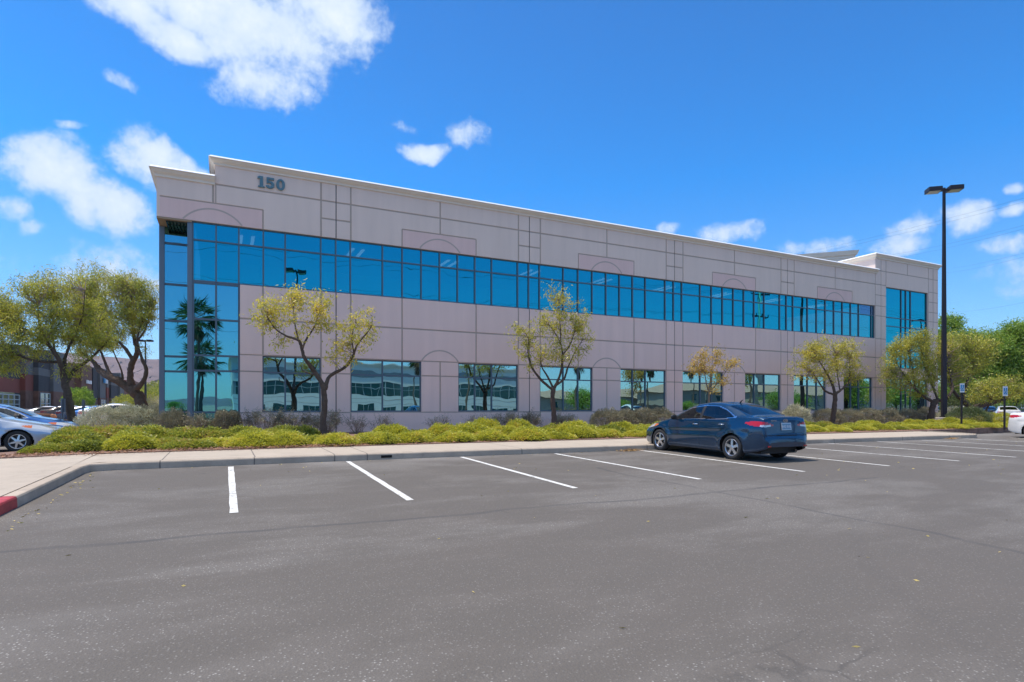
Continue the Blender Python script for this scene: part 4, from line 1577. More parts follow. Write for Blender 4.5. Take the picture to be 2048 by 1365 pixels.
# --- five trees in front of the facade
tree('willow_acacia', 'tall thin yellow-green tree with a forked trunk between the two leftmost square windows', at(648, 800, 1).length * 0 + 19.6, (648, 880), [
    [(649, 884, .13), (647, 850, .112), (649, 815, .10), (648, 785, .09), (644, 765, .08)],
    [(646, 772, .085), (628, 742, .075), (610, 718, .06, -.3), (604, 700, .05, -.3)],
    [(604, 702, .045, -.3), (598, 682, .04, -.4), (572, 672, .032, -.5), (548, 655, .022, -.5), (530, 625, .012, -.5)],
    [(604, 702, .04, -.3), (612, 680, .035, 0), (628, 655, .022, .3), (640, 620, .012, .5)],
    [(600, 690, .03, -.3), (590, 650, .02, 0), (586, 600, .010, .2)],
    [(650, 778, .075), (660, 752, .06, .2), (690, 735, .05, .4), (706, 712, .045, .4), (716, 688, .03, .4), (742, 655, .016, .4), (744, 632, .008, .4)],
    [(708, 708, .03, .4), (704, 675, .018, .2), (712, 640, .008, .2)],
    [(634, 752, .03), (606, 742, .02), (604, 730, .010)]],
    [(538, 610, 34, 26, -.3), (520, 640, 26, 22, -.4, .8), (585, 598, 34, 26, .2), (600, 578, 22, 14, .3, .7), (640, 600, 36, 26, .3), (622, 632, 34, 24, .2, .7), (562, 645, 32, 24, -.3, .7), (655, 640, 20, 26, .4, .7), (590, 665, 22, 16, -.2, .5),
     (720, 640, 26, 26, .4), (735, 660, 18, 26, .4, .8), (690, 660, 26, 22, .2, .8), (680, 690, 26, 20, .2, .8), (712, 690, 22, 16, .4, .6), (668, 715, 16, 12, .2, .5), (560, 690, 22, 12, -.2, .3), (700, 720, 16, 10, .3, .3)], YEL, 'thin trees in the bed along the facade', seed=11, dens=.75, per=18)
tree('willow_acacia', 'upright thin yellow-green tree with a spiky top, fourth window from the left behind it', 24.9, (1107, 862), [
    [(1108, 862, .13), (1108, 835, .115), (1105, 800, .10), (1107, 775, .09)],
    [(1105, 780, .06), (1082, 760, .055), (1064, 735, .045, -.2), (1056, 705, .03, -.3), (1057, 680, .02, -.3), (1045, 655, .01)],
    [(1107, 778, .05), (1096, 755, .04), (1084, 735, .03), (1080, 715, .015)],
    [(1108, 778, .07), (1121, 748, .055), (1125, 715, .045), (1122, 690, .035, .2), (1112, 670, .028, .2), (1098, 650, .015, .2)],
    [(1124, 712, .035), (1140, 690, .028, .3), (1150, 660, .015, .3)],
    [(1122, 690, .03), (1120, 650, .02), (1117, 600, .008)],
    [(1110, 772, .05), (1128, 758, .045, .2), (1136, 735, .035, .2), (1150, 705, .02, .2), (1165, 680, .01, .2)]],
    [(1117, 590, 18, 26, 0, .7), (1098, 585, 8, 18, 0, .4), (1130, 615, 26, 24, .2, .7), (1160, 630, 22, 34, .3, .9), (1105, 640, 28, 26, 0), (1140, 655, 30, 30, .3), (1085, 650, 20, 26, -.2, .9), (1165, 680, 20, 26, .3), (1125, 700, 26, 28, 0, .9), (1095, 690, 24, 24, -.2, .8),
     (1050, 668, 26, 18, -.3, .8), (1030, 662, 18, 16, -.3, .7), (1065, 700, 26, 22, -.3, .8), (1045, 695, 22, 22, -.3, .4), (1085, 722, 24, 18, 0, .5), (1150, 712, 18, 18, .2, .5), (1055, 735, 14, 14, -.2, .3)], YEL, 'thin trees in the bed along the facade', seed=12, dens=.72, per=17)
tree('willow_acacia', 'small sparse golden tree rising behind the roof of the dark blue sedan', 29.5, (1418, 862), [
    [(1418, 862, .07), (1417, 830, .06), (1418, 800, .05), (1418, 785, .045)],
    [(1418, 788, .035), (1412, 765, .028), (1408, 735, .015), (1400, 712, .008)],
    [(1418, 786, .035), (1432, 770, .028), (1446, 752, .018), (1458, 735, .008)],
    [(1418, 786, .03), (1422, 750, .018), (1432, 715, .007)]],
    [(1400, 718, 20, 14), (1428, 710, 22, 14), (1450, 728, 22, 13), (1470, 722, 14, 10, 0, .8), (1392, 737, 18, 12, 0, .8), (1418, 740, 24, 16), (1440, 760, 22, 14, 0, .8), (1420, 782, 16, 14, 0, .6), (1383, 728, 10, 8, 0, .5)], GOLD, 'thin trees in the bed along the facade', bark=M_BARKP, seed=13, dens=.8, per=16, twigr=.007)
tree('willow_acacia', 'round-headed yellow-green tree right of the dark blue sedan', 33.0, (1664, 856), [
    [(1664, 858, .15), (1666, 835, .135), (1670, 805, .12), (1670, 785, .11)],
    [(1669, 790, .07), (1650, 782, .055), (1638, 765, .035, -.3), (1625, 745, .015, -.3)],
    [(1670, 788, .08), (1662, 762, .065), (1652, 745, .05), (1640, 725, .03), (1625, 700, .012)],
    [(1671, 788, .08), (1685, 778, .06), (1697, 765, .05, .3), (1700, 745, .03, .3), (1698, 715, .012, .3)],
    [(1680, 780, .04), (1675, 750, .03), (1672, 710, .012)]],
    [(1600, 712, 24, 22, -.3), (1630, 700, 28, 24, 0), (1665, 690, 30, 22, 0), (1700, 695, 30, 24, .3), (1650, 725, 34, 24, 0), (1690, 728, 34, 24, .3), (1620, 740, 24, 18, -.3, .8), (1718, 735, 18, 18, .3, .7), (1660, 755, 34, 14, 0, .7), (1705, 755, 18, 14, .3, .6), (1590, 740, 14, 20, -.3, .5), (1728, 752, 10, 8, .3, .4)], YEL, 'thin trees in the bed along the facade', seed=14, dens=.85, per=18)
tree('willow_acacia', 'broad olive tree with a leaning trunk at the right end of the office building', 38.3, (1858, 858), [
    [(1857, 860, .21), (1861, 835, .19), (1866, 812, .18), (1874, 800, .17)],
    [(1870, 806, .12), (1850, 795, .10), (1830, 778, .08), (1812, 755, .06), (1795, 730, .03), (1785, 700, .015)],
    [(1874, 802, .12), (1892, 797, .10, -.3), (1905, 780, .08, -.3), (1900, 750, .05), (1890, 710, .02)],
    [(1876, 800, .09), (1860, 760, .05, .5), (1845, 720, .03, .5), (1840, 680, .012, .5)],
    [(1830, 780, .05), (1826, 740, .03), (1815, 700, .012)]],
    [(1792, 700, 26, 26, -.5), (1778, 740, 22, 34, -.6), (1800, 760, 28, 22, -.3, .8), (1815, 680, 30, 22, 0), (1840, 672, 26, 18, 0, .9), (1835, 710, 38, 30, 0), (1870, 700, 36, 30, .5), (1900, 690, 30, 26, .5), (1880, 740, 38, 30, .5), (1840, 750, 36, 26, .2), (1860, 780, 28, 16, 0, .5), (1915, 735, 26, 34, .3), (1765, 768, 12, 20, -.5, .6), (1820, 785, 22, 14, .2, .4)], OLIVY, 'thin trees in the bed along the facade', seed=15, dens=.95, per=22, zthick=.5)

# --- two spreading trees left of the building
tree('mesquite_tree', 'leaning olive tree beside the two sign posts at the left kerb', 24.0, (150, 880), [
    [(152, 882, .19), (147, 850, .17), (138, 805, .15), (131, 770, .15), (127, 745, .14)],
    [(131, 768, .10), (150, 740, .08, .6), (175, 722, .06, 1), (200, 700, .04, 1.2), (222, 675, .02, 1.3)],
    [(129, 755, .10), (118, 720, .085, -.4), (98, 690, .07, -.6), (80, 655, .04, -.8), (75, 610, .015, -.8)],
    [(128, 748, .09), (132, 710, .06), (150, 670, .04, .3), (165, 630, .02, .4), (170, 580, .01)],
    [(120, 725, .06), (70, 722, .05, -1), (20, 705, .04, -1.6), (-30, 700, .02, -2)],
    [(100, 692, .05), (60, 665, .03, -.9), (20, 640, .015, -1)],
    [(112, 712, .05), (104, 660, .03, .3), (112, 600, .015, .5)]],
    [(60, 575, 42, 26, -.5), (110, 560, 44, 30, 0), (30, 620, 44, 30, -1), (85, 620, 50, 34, -.5), (140, 610, 44, 32, .5), (180, 640, 38, 28, 1), (10, 665, 40, 26, -1.5), (60, 665, 50, 28, -1), (115, 665, 46, 28, 0), (165, 675, 40, 24, .8), (205, 680, 30, 22, 1.2, .9),
     (-20, 640, 40, 40, -1.6), (40, 700, 40, 18, -1.3, .6), (90, 700, 30, 14, -.4, .5), (10, 738, 22, 10, -1.6, .35), (120, 745, 12, 26, 0, .7), (150, 715, 20, 14, .5, .5), (30, 735, 22, 12, -1.2, .4), (160, 740, 14, 20, .5, .25), (-10, 600, 30, 30, -1), (5, 700, 36, 22, -1.6), (-20, 735, 30, 20, -1.6, .7)], OLIVY, 'spreading trees left of the office building', seed=21, dens=1.15, per=26, leaf=(.10, .018), zthick=1.0, twigr=.011)
tree('mesquite_tree', 'big dark-limbed mesquite with a stout forked trunk just left of the glass corner', 29.0, (292, 850, .45), [
    [(294, 858, .32), (288, 830, .28), (280, 800, .25), (268, 782, .24), (262, 772, .22)],
    [(268, 784, .22), (245, 768, .19), (222, 755, .17), (200, 742, .14, .5), (185, 722, .10, .8), (160, 705, .06, 1)],
    [(270, 780, .16), (285, 765, .11, -.4), (293, 742, .09, -.5), (283, 715, .07, -.5), (275, 680, .05, -.4), (285, 640, .02, -.4)],
    [(262, 772, .18), (261, 745, .15), (266, 722, .14), (274, 706, .12), (268, 670, .08), (262, 630, .04), (265, 580, .015)],
    [(266, 720, .10), (252, 700, .08), (238, 685, .06), (215, 670, .03), (190, 650, .015)],
    [(222, 755, .10), (212, 730, .07, .6), (200, 700, .05, .8), (180, 665, .03, 1), (160, 630, .012, 1)],
    [(245, 765, .06), (243, 742, .04), (232, 715, .03), (222, 695, .015)],
    [(268, 690, .05), (290, 660, .04, -.3), (302, 620, .02, -.3)]],
    [(185, 545, 30, 22, 1), (215, 570, 40, 28, .8), (160, 575, 34, 26, 1), (255, 565, 36, 26, .3), (290, 575, 26, 24, -.2), (230, 610, 44, 30, .5), (275, 610, 36, 30, 0), (300, 610, 16, 30, -.4), (190, 610, 40, 30, 1), (160, 625, 34, 28, 1.2), (205, 645, 44, 28, 1), (250, 645, 36, 24, .3), (295, 640, 18, 22, -.3, .9),
     (165, 665, 34, 22, 1.2), (200, 680, 34, 18, 1, .8), (235, 680, 26, 16, .5, .6), (275, 655, 24, 20, 0, .7), (290, 700, 9, 12, -.3, .5), (180, 700, 26, 14, 1, .6)], OLIV, 'spreading trees left of the office building', seed=22, dens=1.2, per=28, leaf=(.11, .019), zthick=1.0, twigr=.012)

# --- trees beyond the right end
tree('palo_verde_tree', 'wide feathery bright green tree beyond the right end of the building', 55.0, (2085, 850, .2), [
    [(2085, 850, .35), (2080, 810, .32), (2068, 780, .28)],
    [(2068, 780, .2), (2035, 745, .15), (2000, 715, .1), (1960, 690, .05)],
    [(2068, 780, .18), (2070, 740, .13), (2050, 700, .08), (2040, 660, .04)],
    [(2068, 782, .15), (2000, 760, .10), (1950, 755, .06), (1910, 750, .03)]],
    [(1900, 660, 26, 30, 3, .9), (1925, 690, 36, 34, 2), (1965, 690, 44, 30, 1), (2010, 700, 48, 34, 0), (2050, 690, 44, 40, 0), (1915, 735, 40, 30, 2), (1960, 735, 48, 28, 1), (2010, 745, 48, 26, 0), (2050, 745, 40, 30, 0), (2090, 700, 50, 60, 0), (1925, 770, 36, 16, 1, .8), (1975, 770, 44, 14, 0, .7), (2036, 660, 40, 18, 0, .7), (1886, 700, 24, 44, 3)], GRN, 'trees beyond the right end of the building', seed=31, dens=.75, per=34, leaf=(.16, .05), clr=.42, droop=.2, zthick=.8, twigr=.015)
tree('palo_verde_tree', 'pale olive tree directly behind the tall lamp post', 44.0, (1958, 850, .3), [
    [(1968, 848, .25), (1945, 825, .2), (1925, 800, .17)],
    [(1925, 802, .12), (1905, 780, .1), (1890, 740, .05)],
    [(1925, 800, .12), (1935, 760, .08), (1940, 710, .04)]],
    [(1905, 690, 28, 24, 1), (1940, 685, 34, 22, 0), (1900, 730, 28, 28, 1), (1935, 725, 34, 26, 0), (1965, 710, 28, 26, 0), (1985, 690, 16, 14, 0, .6), (1905, 765, 20, 16, .5, .6)], OLIVY, 'trees beyond the right end of the building', seed=32, dens=.62, per=24, leaf=(.12, .035), clr=.4, twigr=.013)
tree('palo_verde_tree', 'low golden tree with a nearly horizontal dark trunk behind the two blue signs', 40.0, (1936, 828, .35), [
    [(1938, 822, .22), (1958, 812, .20), (1982, 806, .17), (2005, 800, .12), (2030, 785, .06)],
    [(1962, 846, .08), (1972, 822, .07), (1982, 802, .05), (1990, 780, .02)],
    [(1985, 805, .10), (1975, 785, .06), (1960, 775, .03)],
    [(2000, 802, .08), (2010, 778, .05), (2020, 760, .02)]],
    [(1955, 785, 24, 16), (1985, 768, 30, 16), (2015, 765, 30, 16), (1975, 790, 30, 14), (2010, 790, 32, 14), (2040, 780, 26, 18), (1945, 800, 14, 8, 0, .5)], OLIVY, 'trees beyond the right end of the building', seed=33, dens=.6, per=20, leaf=(.11, .03), clr=.34, twigr=.012)


# --- ground-cover mounds: four shapes, each copied along the bed
def mound_proto(seed, rx, ry, h, n, leafm):
    r = np.random.default_rng(seed)
    root = empty('low_shrub', (0, 0, 0))
    ph = r.uniform(0, 6, 8)
    def H(x, y):
        q = 1 - (x / rx) ** 2 - (y / ry) ** 2
        lump = .13 * np.sin(x * 4.3 + ph[0]) * np.sin(y * 5.1 + ph[1]) + .09 * np.sin(x * 9 + ph[2] + y * 4) + .08 * np.sin(y * 11 + ph[3] - x * 5) + .09 * np.sin(x * 19 + ph[4]) * np.sin(y * 17 + ph[5]) + .05 * np.sin(x * 37 + ph[6]) * np.sin(y * 33 + ph[7])
        return h * (np.clip(q, 0, 1) ** .55) * (1 + lump * .8)
    # dark twiggy core under the leaves
    g = MB()
    N = 18
    for i in range(N):
        for j in range(N):
            q = []
            for a, b in ((i, j), (i + 1, j), (i + 1, j + 1), (i, j + 1)):
                rr, th = a / N, 2 * math.pi * b / N
                x, y = rr * rx * .93 * math.cos(th), rr * ry * .93 * math.sin(th)
                q.append((x, y, float(H(x, y)) * .82 - .03))
            g.face(q)
    th = r.uniform(0, 2 * np.pi, n)
    rr = np.sqrt(r.uniform(0, 1, n)) ** .85
    x, y = rx * rr * np.cos(th), ry * rr * np.sin(th)
    z = H(x, y) * r.uniform(.78, 1.10, n)
    gap = np.sin(x * 13 + ph[1]) * np.sin(y * 15 + ph[2]) + .6 * np.sin(x * 27 + ph[3] + y * 9) * np.sin(y * 24 + ph[0])
    keep = (gap > -.8) | (r.random(n) < .25)
    x, y, z = x[keep], y[keep], z[keep]
    n = len(x)
    up_ = r.random(n) < .04
    z = z + up_ * r.uniform(.02, .09, n)
    nx, ny = x / rx ** 2, y / ry ** 2
    D = np.stack([nx * 1.1, ny * 1.1, np.full(n, .55)], 1)
    D = D / (np.linalg.norm(D, axis=1, keepdims=True) + 1e-9) + r.normal(size=(n, 3)) * .7
    me = leaves_mesh('low_shrub', np.stack([x, y, z], 1), D, .085, .030, r)
    o = link('foliage', me, leafm, root)
    g.build('stems', mat('mound_core', (0.06, 0.06, 0.025), 0.95, var=.4, scale=8), root)
    return root


protos = [mound_proto(41, .95, .72, .50, 9500, MND), mound_proto(42, .80, .66, .42, 7500, MND), mound_proto(43, 1.10, .70, .46, 10500, MNDG), mound_proto(44, .72, .60, .38, 6500, MNDG)]
used = [False] * 4
mcount = 0


def put_mound(k, x, y, rz, s, sz, label, group):
    global mcount
    if not used[k]:
        o = protos[k]
        used[k] = True
    else:
        o = copy_tree(protos[k])
    o.location = (x, y, .47)
    o.rotation_euler = (0, 0, rz)
    o.scale = (s, s, sz)
    tag(o, label, 'shrub', group)
    mcount += 1


rm = np.random.default_rng(5)
LBL = ['low front-row shrub mound beside the pavement', 'rounded middle-row shrub mound in the bed', 'back-row shrub mound nearest the office wall']
ONES = 'first second third fourth fifth sixth seventh eighth ninth tenth eleventh twelfth thirteenth fourteenth fifteenth sixteenth seventeenth eighteenth nineteenth'.split()


def ordinal(n):
    if n < 20:
        return ONES[n - 1]
    t_, o_ = divmod(n, 10)
    return ('twentieth', 'thirtieth', 'fortieth')[t_ - 2] if o_ == 0 else ('twenty', 'thirty', 'forty')[t_ - 2] + '-' + ONES[o_ - 1]

GRP = ['front row of low shrub mounds', 'middle row of low shrub mounds', 'back row of low shrub mounds']
for row, (y0, h, step, xs0, xs1) in enumerate(((16.85, .66, 1.18, -3.05, 40.5), (18.0, .85, 1.5, -3.2, 41.5), (19.1, 1.1, 1.75, 5.0, 42.5))):
    x = xs0
    rowi = 1
    while x < xs1:
        dip = 1.0
        if x < 4.5 and row == 1:
            dip = .72
        if row == 2 and (abs(x - 12.6) < .8):
            x += 1.3
            continue
        k = int(rm.integers(0, 2)) if x > 4 else int(rm.integers(2, 4))
        if rm.random() < .18:
            k = 3 - k
        yy = y0 + rm.normal(0, .12) - max(0, (x - 20)) * .028 + (0.012 * (x + 4) if False else 0)
        if x < 1 and row == 0:
            yy += .1
        put_mound(k, x + rm.normal(0, .12), yy, rm.uniform(0, 6.28), rm.uniform(.72, 1.02), rm.uniform(.8, 1.25) * h * dip * .88 * (1 - .30 * min(1, max(0, (x - 12) / 16))), f'{LBL[row]}, {ordinal(rowi)} from the left', GRP[row])
        rowi += 1
        x += step * rm.uniform(.8, 1.2)
# the left tip of the bed
tip_i = 0
for x, y, s, h in ((-3.55, 19.0, .9, .8), (-3.5, 16.6, .55, .4), (-3.7, 20.4, .95, .9), (-3.2, 20.6, 1.1, .9), (-2.0, 20.2, 1.1, .9), (-.8, 20.0, 1.1, .8), (.6, 20.3, 1.1, .8), (2.0, 20.6, 1.0, .8), (-3.0, 22.0, 1.1, .8)):
    tip_i += 1
    put_mound(2, x, y, rm.uniform(0, 6), s, h, f'low green shrub mound in the left tip of the bed, {ordinal(tip_i)} of its cluster', 'low shrub mounds at the left tip of the bed')


# --- bigger bushes
def bush(name, label, x, y, rx, ry, h, leafm, n, leaf=(.06, .022), z0=.46, group=None, twiggy=False, seed=1, cover=1.0, stems=40):
    r = np.random.default_rng(seed)
    root = empty(name, (x, y, z0))
    tag(root, label, 'shrub', group)
    g = MB()
    tips = []
    for k in range(stems):
        th = r.uniform(0, 2 * np.pi)
        rr = r.uniform(.25, 1) ** .6
        tip = np.array([rx * rr * np.cos(th), ry * rr * np.sin(th), h * (r.uniform(.55, 1.0) * (1 - .35 * rr ** 2))])
        b0 = np.array([rx * .12 * np.cos(th), ry * .12 * np.sin(th), 0])
        mid = (b0 + tip) / 2 + r.normal(size=3) * .06 - np.array([0, 0, .05])
        g.tube([b0, mid, tip], [.012, .008, .003], 3, cap=False)
        tips.append((mid, tip))
        for q in range(3 if twiggy else 1):
            t2 = tip + r.normal(size=3) * .13 + np.array([0, 0, .03])
            g.tube([mid * .4 + tip * .6, t2], [.005, .002], 3, cap=False)
            tips.append((tip, t2))
    g.build('stems', M_TWIG, root)
    if twiggy:
        m = n // len(tips)
        P, D = [], []
        for a, b in tips:
            f = r.uniform(.3, 1.1, m)[:, None]
            P.append(a + (b - a) * f + r.normal(size=(m, 3)) * .045)
            D.append(r.normal(size=(m, 3)) + np.array([0, 0, .3]))
        P, D = np.concatenate(P), np.concatenate(D)
    else:
        U = rdir(n, r)
        U[:, 2] = abs(U[:, 2]) ** .8
        k1 = np.sin(U * 7 + r.uniform(0, 6, 3)).sum(1) * .05 + np.sin(U * 15 + r.uniform(0, 6, 3)).sum(1) * .035
        R_ = (r.uniform(.35, 1, n) ** .22) * (1 + k1)
        P = U * R_[:, None] * np.array([rx, ry, h])
        D = U + r.normal(size=(n, 3)) * .7 + np.array([0, 0, .35])
    me = leaves_mesh('foliage', P, D, leaf[0], leaf[1], r)
    link('foliage', me, leafm, root)
    return root


B = 'clipped grey sage bushes near the left sign posts'
bush('sage_bush', 'silvery sage bush nearest the two sign posts', *at(212, 850, 22.5).xy, 1.0, .9, 1.05, SAGE, 15000, group=B, seed=51)
bush('sage_bush', 'silvery sage bush in front of the big forked trunk', *at(262, 850, 23.0).xy, .95, .9, 1.1, SAGE, 15000, group=B, seed=52)
bush('sage_bush', 'darker sage bush touching the glass corner', *at(300, 850, 23.6).xy, .8, .8, 1.15, GREY, 13000, group=B, seed=53)
bush('sage_bush', 'pale sage bush behind the forked trunk beside the glass corner', *at(312, 835, 31).xy, .9, 1, 1.5, SAGE, 9000, group=B, seed=54)
# dry grey shrubs against the shaded wall
k = 0
wallb = [(345, .62, .95, 0, 'broad grey shrub at the foot of the recessed corner glass'), (388, .5, .8, 1, 'thin grey shrub below the corner mullion'), (454, .55, 1.0, 0, 'dense dark shrub at the right edge of the corner glass'),
         (528, .75, 1.0, 1, 'bare twiggy shrub below the left edge of the first square window'), (586, .75, .95, 1, 'bare twiggy shrub below the middle of the first square window'), (652, .6, .9, 1, 'twiggy shrub against the wall behind the first thin tree'),
         (712, .45, .75, 2, 'leafless twiggy shrub below the left edge of the second square window'), (765, .5, .75, 2, 'leafless twiggy shrub below the middle of the second square window'), (876, .5, .8, 2, 'leafless twiggy shrub on the blank wall between second and third windows'),
         (955, .6, .8, 2, 'twiggy shrub below the left half of the third window'), (1010, .6, .85, 1, 'twiggy shrub below the right half of the third window'), (1060, .55, .8, 1, 'twiggy shrub between third and fourth windows'), (1130, .6, .8, 1, 'twiggy shrub below the fourth window')]
for px, r_, h, kind, lb in wallb:
    p = aty(px, 860, 23.6 if px > 480 else 23.9)
    if kind == 0:
        bush('dry_shrub', lb, p.x, p.y, r_, .55, h, GREY, 9000, group='grey shrubs against the wall', seed=60 + k, stems=50)
    else:
        bush('dry_shrub', lb, p.x, p.y, r_, .5, h, GREY, 3200 if kind == 1 else 500, group='grey shrubs against the wall', seed=60 + k, twiggy=True, stems=46 if kind == 1 else 34)
    k += 1
hedge = [(1215, 'first grey hedge bush left of the sedan bonnet'), (1250, 'second grey hedge bush left of the sedan bonnet'), (1285, 'third grey hedge bush left of the sedan bonnet'), (1322, 'grey hedge bush just behind the sedan bonnet')]
for px, lb in hedge:
    p = aty(px, 850, 22.9)
    bush('grey_hedge', lb, p.x, p.y, .95, .7, 1.0, GREY, 12000, group='grey hedge along the wall', seed=80 + k)
    k += 1
p = aty(1592, 850, 21.5)
bush('agave_shrub', 'pale bright spiky shrub just behind the boot of the sedan', p.x, p.y, .75, .7, 1.05, SAGE, 4500, leaf=(.22, .03), seed=90)
for i, (px, lb) in enumerate([(1655, 'grey hedge bush at the trunk right of the sedan'), (1695, 'grey hedge bush second from the trunk right of the sedan'), (1735, 'grey hedge bush below the last square window'), (1775, 'grey hedge bush at the seam of the raised end block'), (1815, 'grey hedge bush below the tall end windows'), (1850, 'grey hedge bush beside the leaning olive trunk')]):
    p = aty(px, 850, 23.0)
    bush('grey_hedge', lb, p.x, p.y, 1.35, .8, .95, GREY, 12000, group='grey hedge along the wall', seed=100 + i)
p = at(1938, 845, 34)
bush('clipped_bush', 'rounded dark clipped bush beside the nearer blue sign post', p.x, p.y, 1.25, 1.1, 1.1, DKG, 16000, seed=120)
p = at(1905, 845, 36)
bush('clipped_bush', 'pale clipped bush right behind the lamp post pedestal', p.x, p.y, .9, .9, 1.0, SAGE, 9000, seed=121)
p = at(1990, 846, 35)
bush('clipped_bush', 'bright green clipped bush left of the white car', p.x, p.y, 1.3, 1.1, .75, MND, 14000, seed=122)
p = at(1916, 830, 48)
bush('round_bush', 'round green bush behind the lamp post by the grey building', p.x, p.y, 1.4, 1.3, 2.3, DKG, 9000, leaf=(.12, .05), seed=123)

# fallen leaves and dry litter
def litter(name, label, pts, size, cols, seed):
    r = np.random.default_rng(seed)
    n = len(pts)
    D = r.normal(size=(n, 3))
    D[:, 2] *= .12
    me = leaves_mesh(name, pts, D, size, size * .32, r)
    o = link(name, me, cols)
    tag(o, label, 'leaf litter', kind='stuff')
r = np.random.default_rng(9)
pts = []
for k in range(170):
    x, y = r.uniform(-2, 26), r.uniform(1.5, 13.3)
    pts.append((x, y, road_z(y) + .008))
for k in range(70):
    x = r.uniform(-2, 26)
    y = 13.55 - abs(r.normal(0, .12))
    pts.append((x, y, road_z(y) + .008))
for k in range(60):
    y = r.uniform(7, 13.4)
    pts.append((-2.2 + abs(r.normal(0, .08)), y, road_z(y) + .008))
litter('leaf_litter', 'dry yellow leaves scattered over the asphalt', np.array(pts), .05, mat('dry_leaf_yellow', (.55, .42, .14), .8, var=.3, scale=4), 1)
pts = []
for k in range(900):
    x = -1.8 + r.uniform(0, 38)
    pts.append((x, 16.02 + abs(r.normal(0, .25)) - max(0, x - 18) * .035, .488 + r.uniform(0, .03)))
for k in range(1500):
    x = r.uniform(-4.8, 3.5)
    pts.append((x, 15.75 + abs(r.normal(0, .35)) + (.0 if x > -2.2 else -.4), .488 + r.uniform(0, .05)))
litter('mulch_litter', 'reddish dry litter along the front edge of the bed', np.array(pts), .07, mat('dry_litter_red', (.36, .19, .11), .9, var=.5, scale=5), 2)
for nm, c, n in (('leaf_pile', (10.35, 13.42), 260), ('leaf_pile', (25.6, 12.95), 160)):
    pts = np.array([(c[0] + r.normal(0, .22), c[1] - abs(r.normal(0, .07)), road_z(13.4) + abs(r.normal(0, .025)) + .01) for k in range(n)])
    litter(nm, 'small heap of brown leaves against the kerb ' + ('left of the sedan' if c[0] < 20 else 'far right of the sedan'), pts, .06, mat('dry_leaf_brown', (.45, .27, .11), .9, var=.4, scale=8), 3)


# ------------------------------------------------------------------ lamp posts
M_POLE = mat('dark_bronze_metal', (0.022, 0.018, 0.024), 0.5, metal=.2)
M_LENS = mat('lamp_lens', (0.42, 0.42, 0.34), 0.3)


def lamp_post(label, x, y, zbase, h, rot=0.0, group='parking lot lamp posts', heads=2):
    root = empty('lamp_post', (x, y, zbase))
    tag(root, label, 'lamp post', group)
    g = MB()
    g.lathe([(.44, -.1), (.44, .44), (.41, .47), (.001, .47)], 28, 'z')
    g.build('pedestal', concrete_mat('pedestal_concrete', (.36, .33, .29)) if 'pedestal_concrete' not in bpy.data.materials else bpy.data.materials['pedestal_concrete'], root)
    g = MB()
    g.box(-.17, .17, -.17, .17, .471, .53)
    g.build('base_plate', M_POLE, root)
    g = MB()
    n = 4
    for k in range(n):
        pass
    hw0, hw1 = .125, .062
    for (dx, dy) in ((1, 0), (0, 1), (-1, 0), (0, -1)):
        ex, ey = -dy, dx
        g.face([(hw0 * (dx - ex), hw0 * (dy - ey), .53), (hw0 * (dx + ex), hw0 * (dy + ey), .53), (hw1 * (dx + ex), hw1 * (dy + ey), h), (hw1 * (dx - ex), hw1 * (dy - ey), h)])
    g.face([(hw1, hw1, h), (-hw1, hw1, h), (-hw1, -hw1, h), (hw1, -hw1, h)])
    g.build('pole', M_POLE, root)
    for k in range(heads):
        sgn = 1 if k == 0 else -1
        g = MB()
        g.obox((sgn * .14, 0, h - .14), (.18, .10, .12))
        hd = g.build('arm', M_POLE, root)
        g = MB()
        x0, x1 = sgn * .20, sgn * .92
        a, b = min(x0, x1), max(x0, x1)
        g.box(a, b, -.34, .34, h - .22, h + .03)
        g.box(a + .05, b - .05, -.29, .29, h + .031, h + .05)
        hh = g.build('lamp_head', M_POLE, root)
        g = MB()
        g.box(a + .06, b - .06, -.28, .28, h - .235, h - .222)
        g.build('lens', M_LENS, hh)
    root.rotation_euler.z = rot
    return root


lp = at(1888, 838, 35.6)
lamp_post('tall dark lamp post on a concrete pedestal at the right end of the office building', lp.x, lp.y, .45, 14.45, R(-40))
lamp_post('dark lamp post in the lot behind, mirrored above the first thin tree', 6.1, -8.5, -.2, 14.6, R(12))
lamp_post('tall dark lamp post far right in the lot, mirrored in the tall end windows', 93.4, -.9, 0, 14.6, R(30))
q = at(291, 830, 82)
lamp_post('slim lamp post far behind the big forked tree', q.x, q.y, .2, 10.8, R(-20))


# ------------------------------------------------------------------ mirror world: what stands behind the photographer
def mir(px, z):
    p = at(px, 816, z)
    return p.x, 50.24 - p.y


M_PALE = wall_mat('pale_wall_paint', (0.82, 0.80, 0.72), .05)
M_PALE2 = wall_mat('grey_wall_paint', (0.36, 0.36, 0.35), .05)
M_DGL = mat('dark_green_glass', (0.012, 0.07, 0.075), .12, spec=.9)
M_WFR = mat('pale_frame_metal', (0.45, 0.5, 0.5), .5)


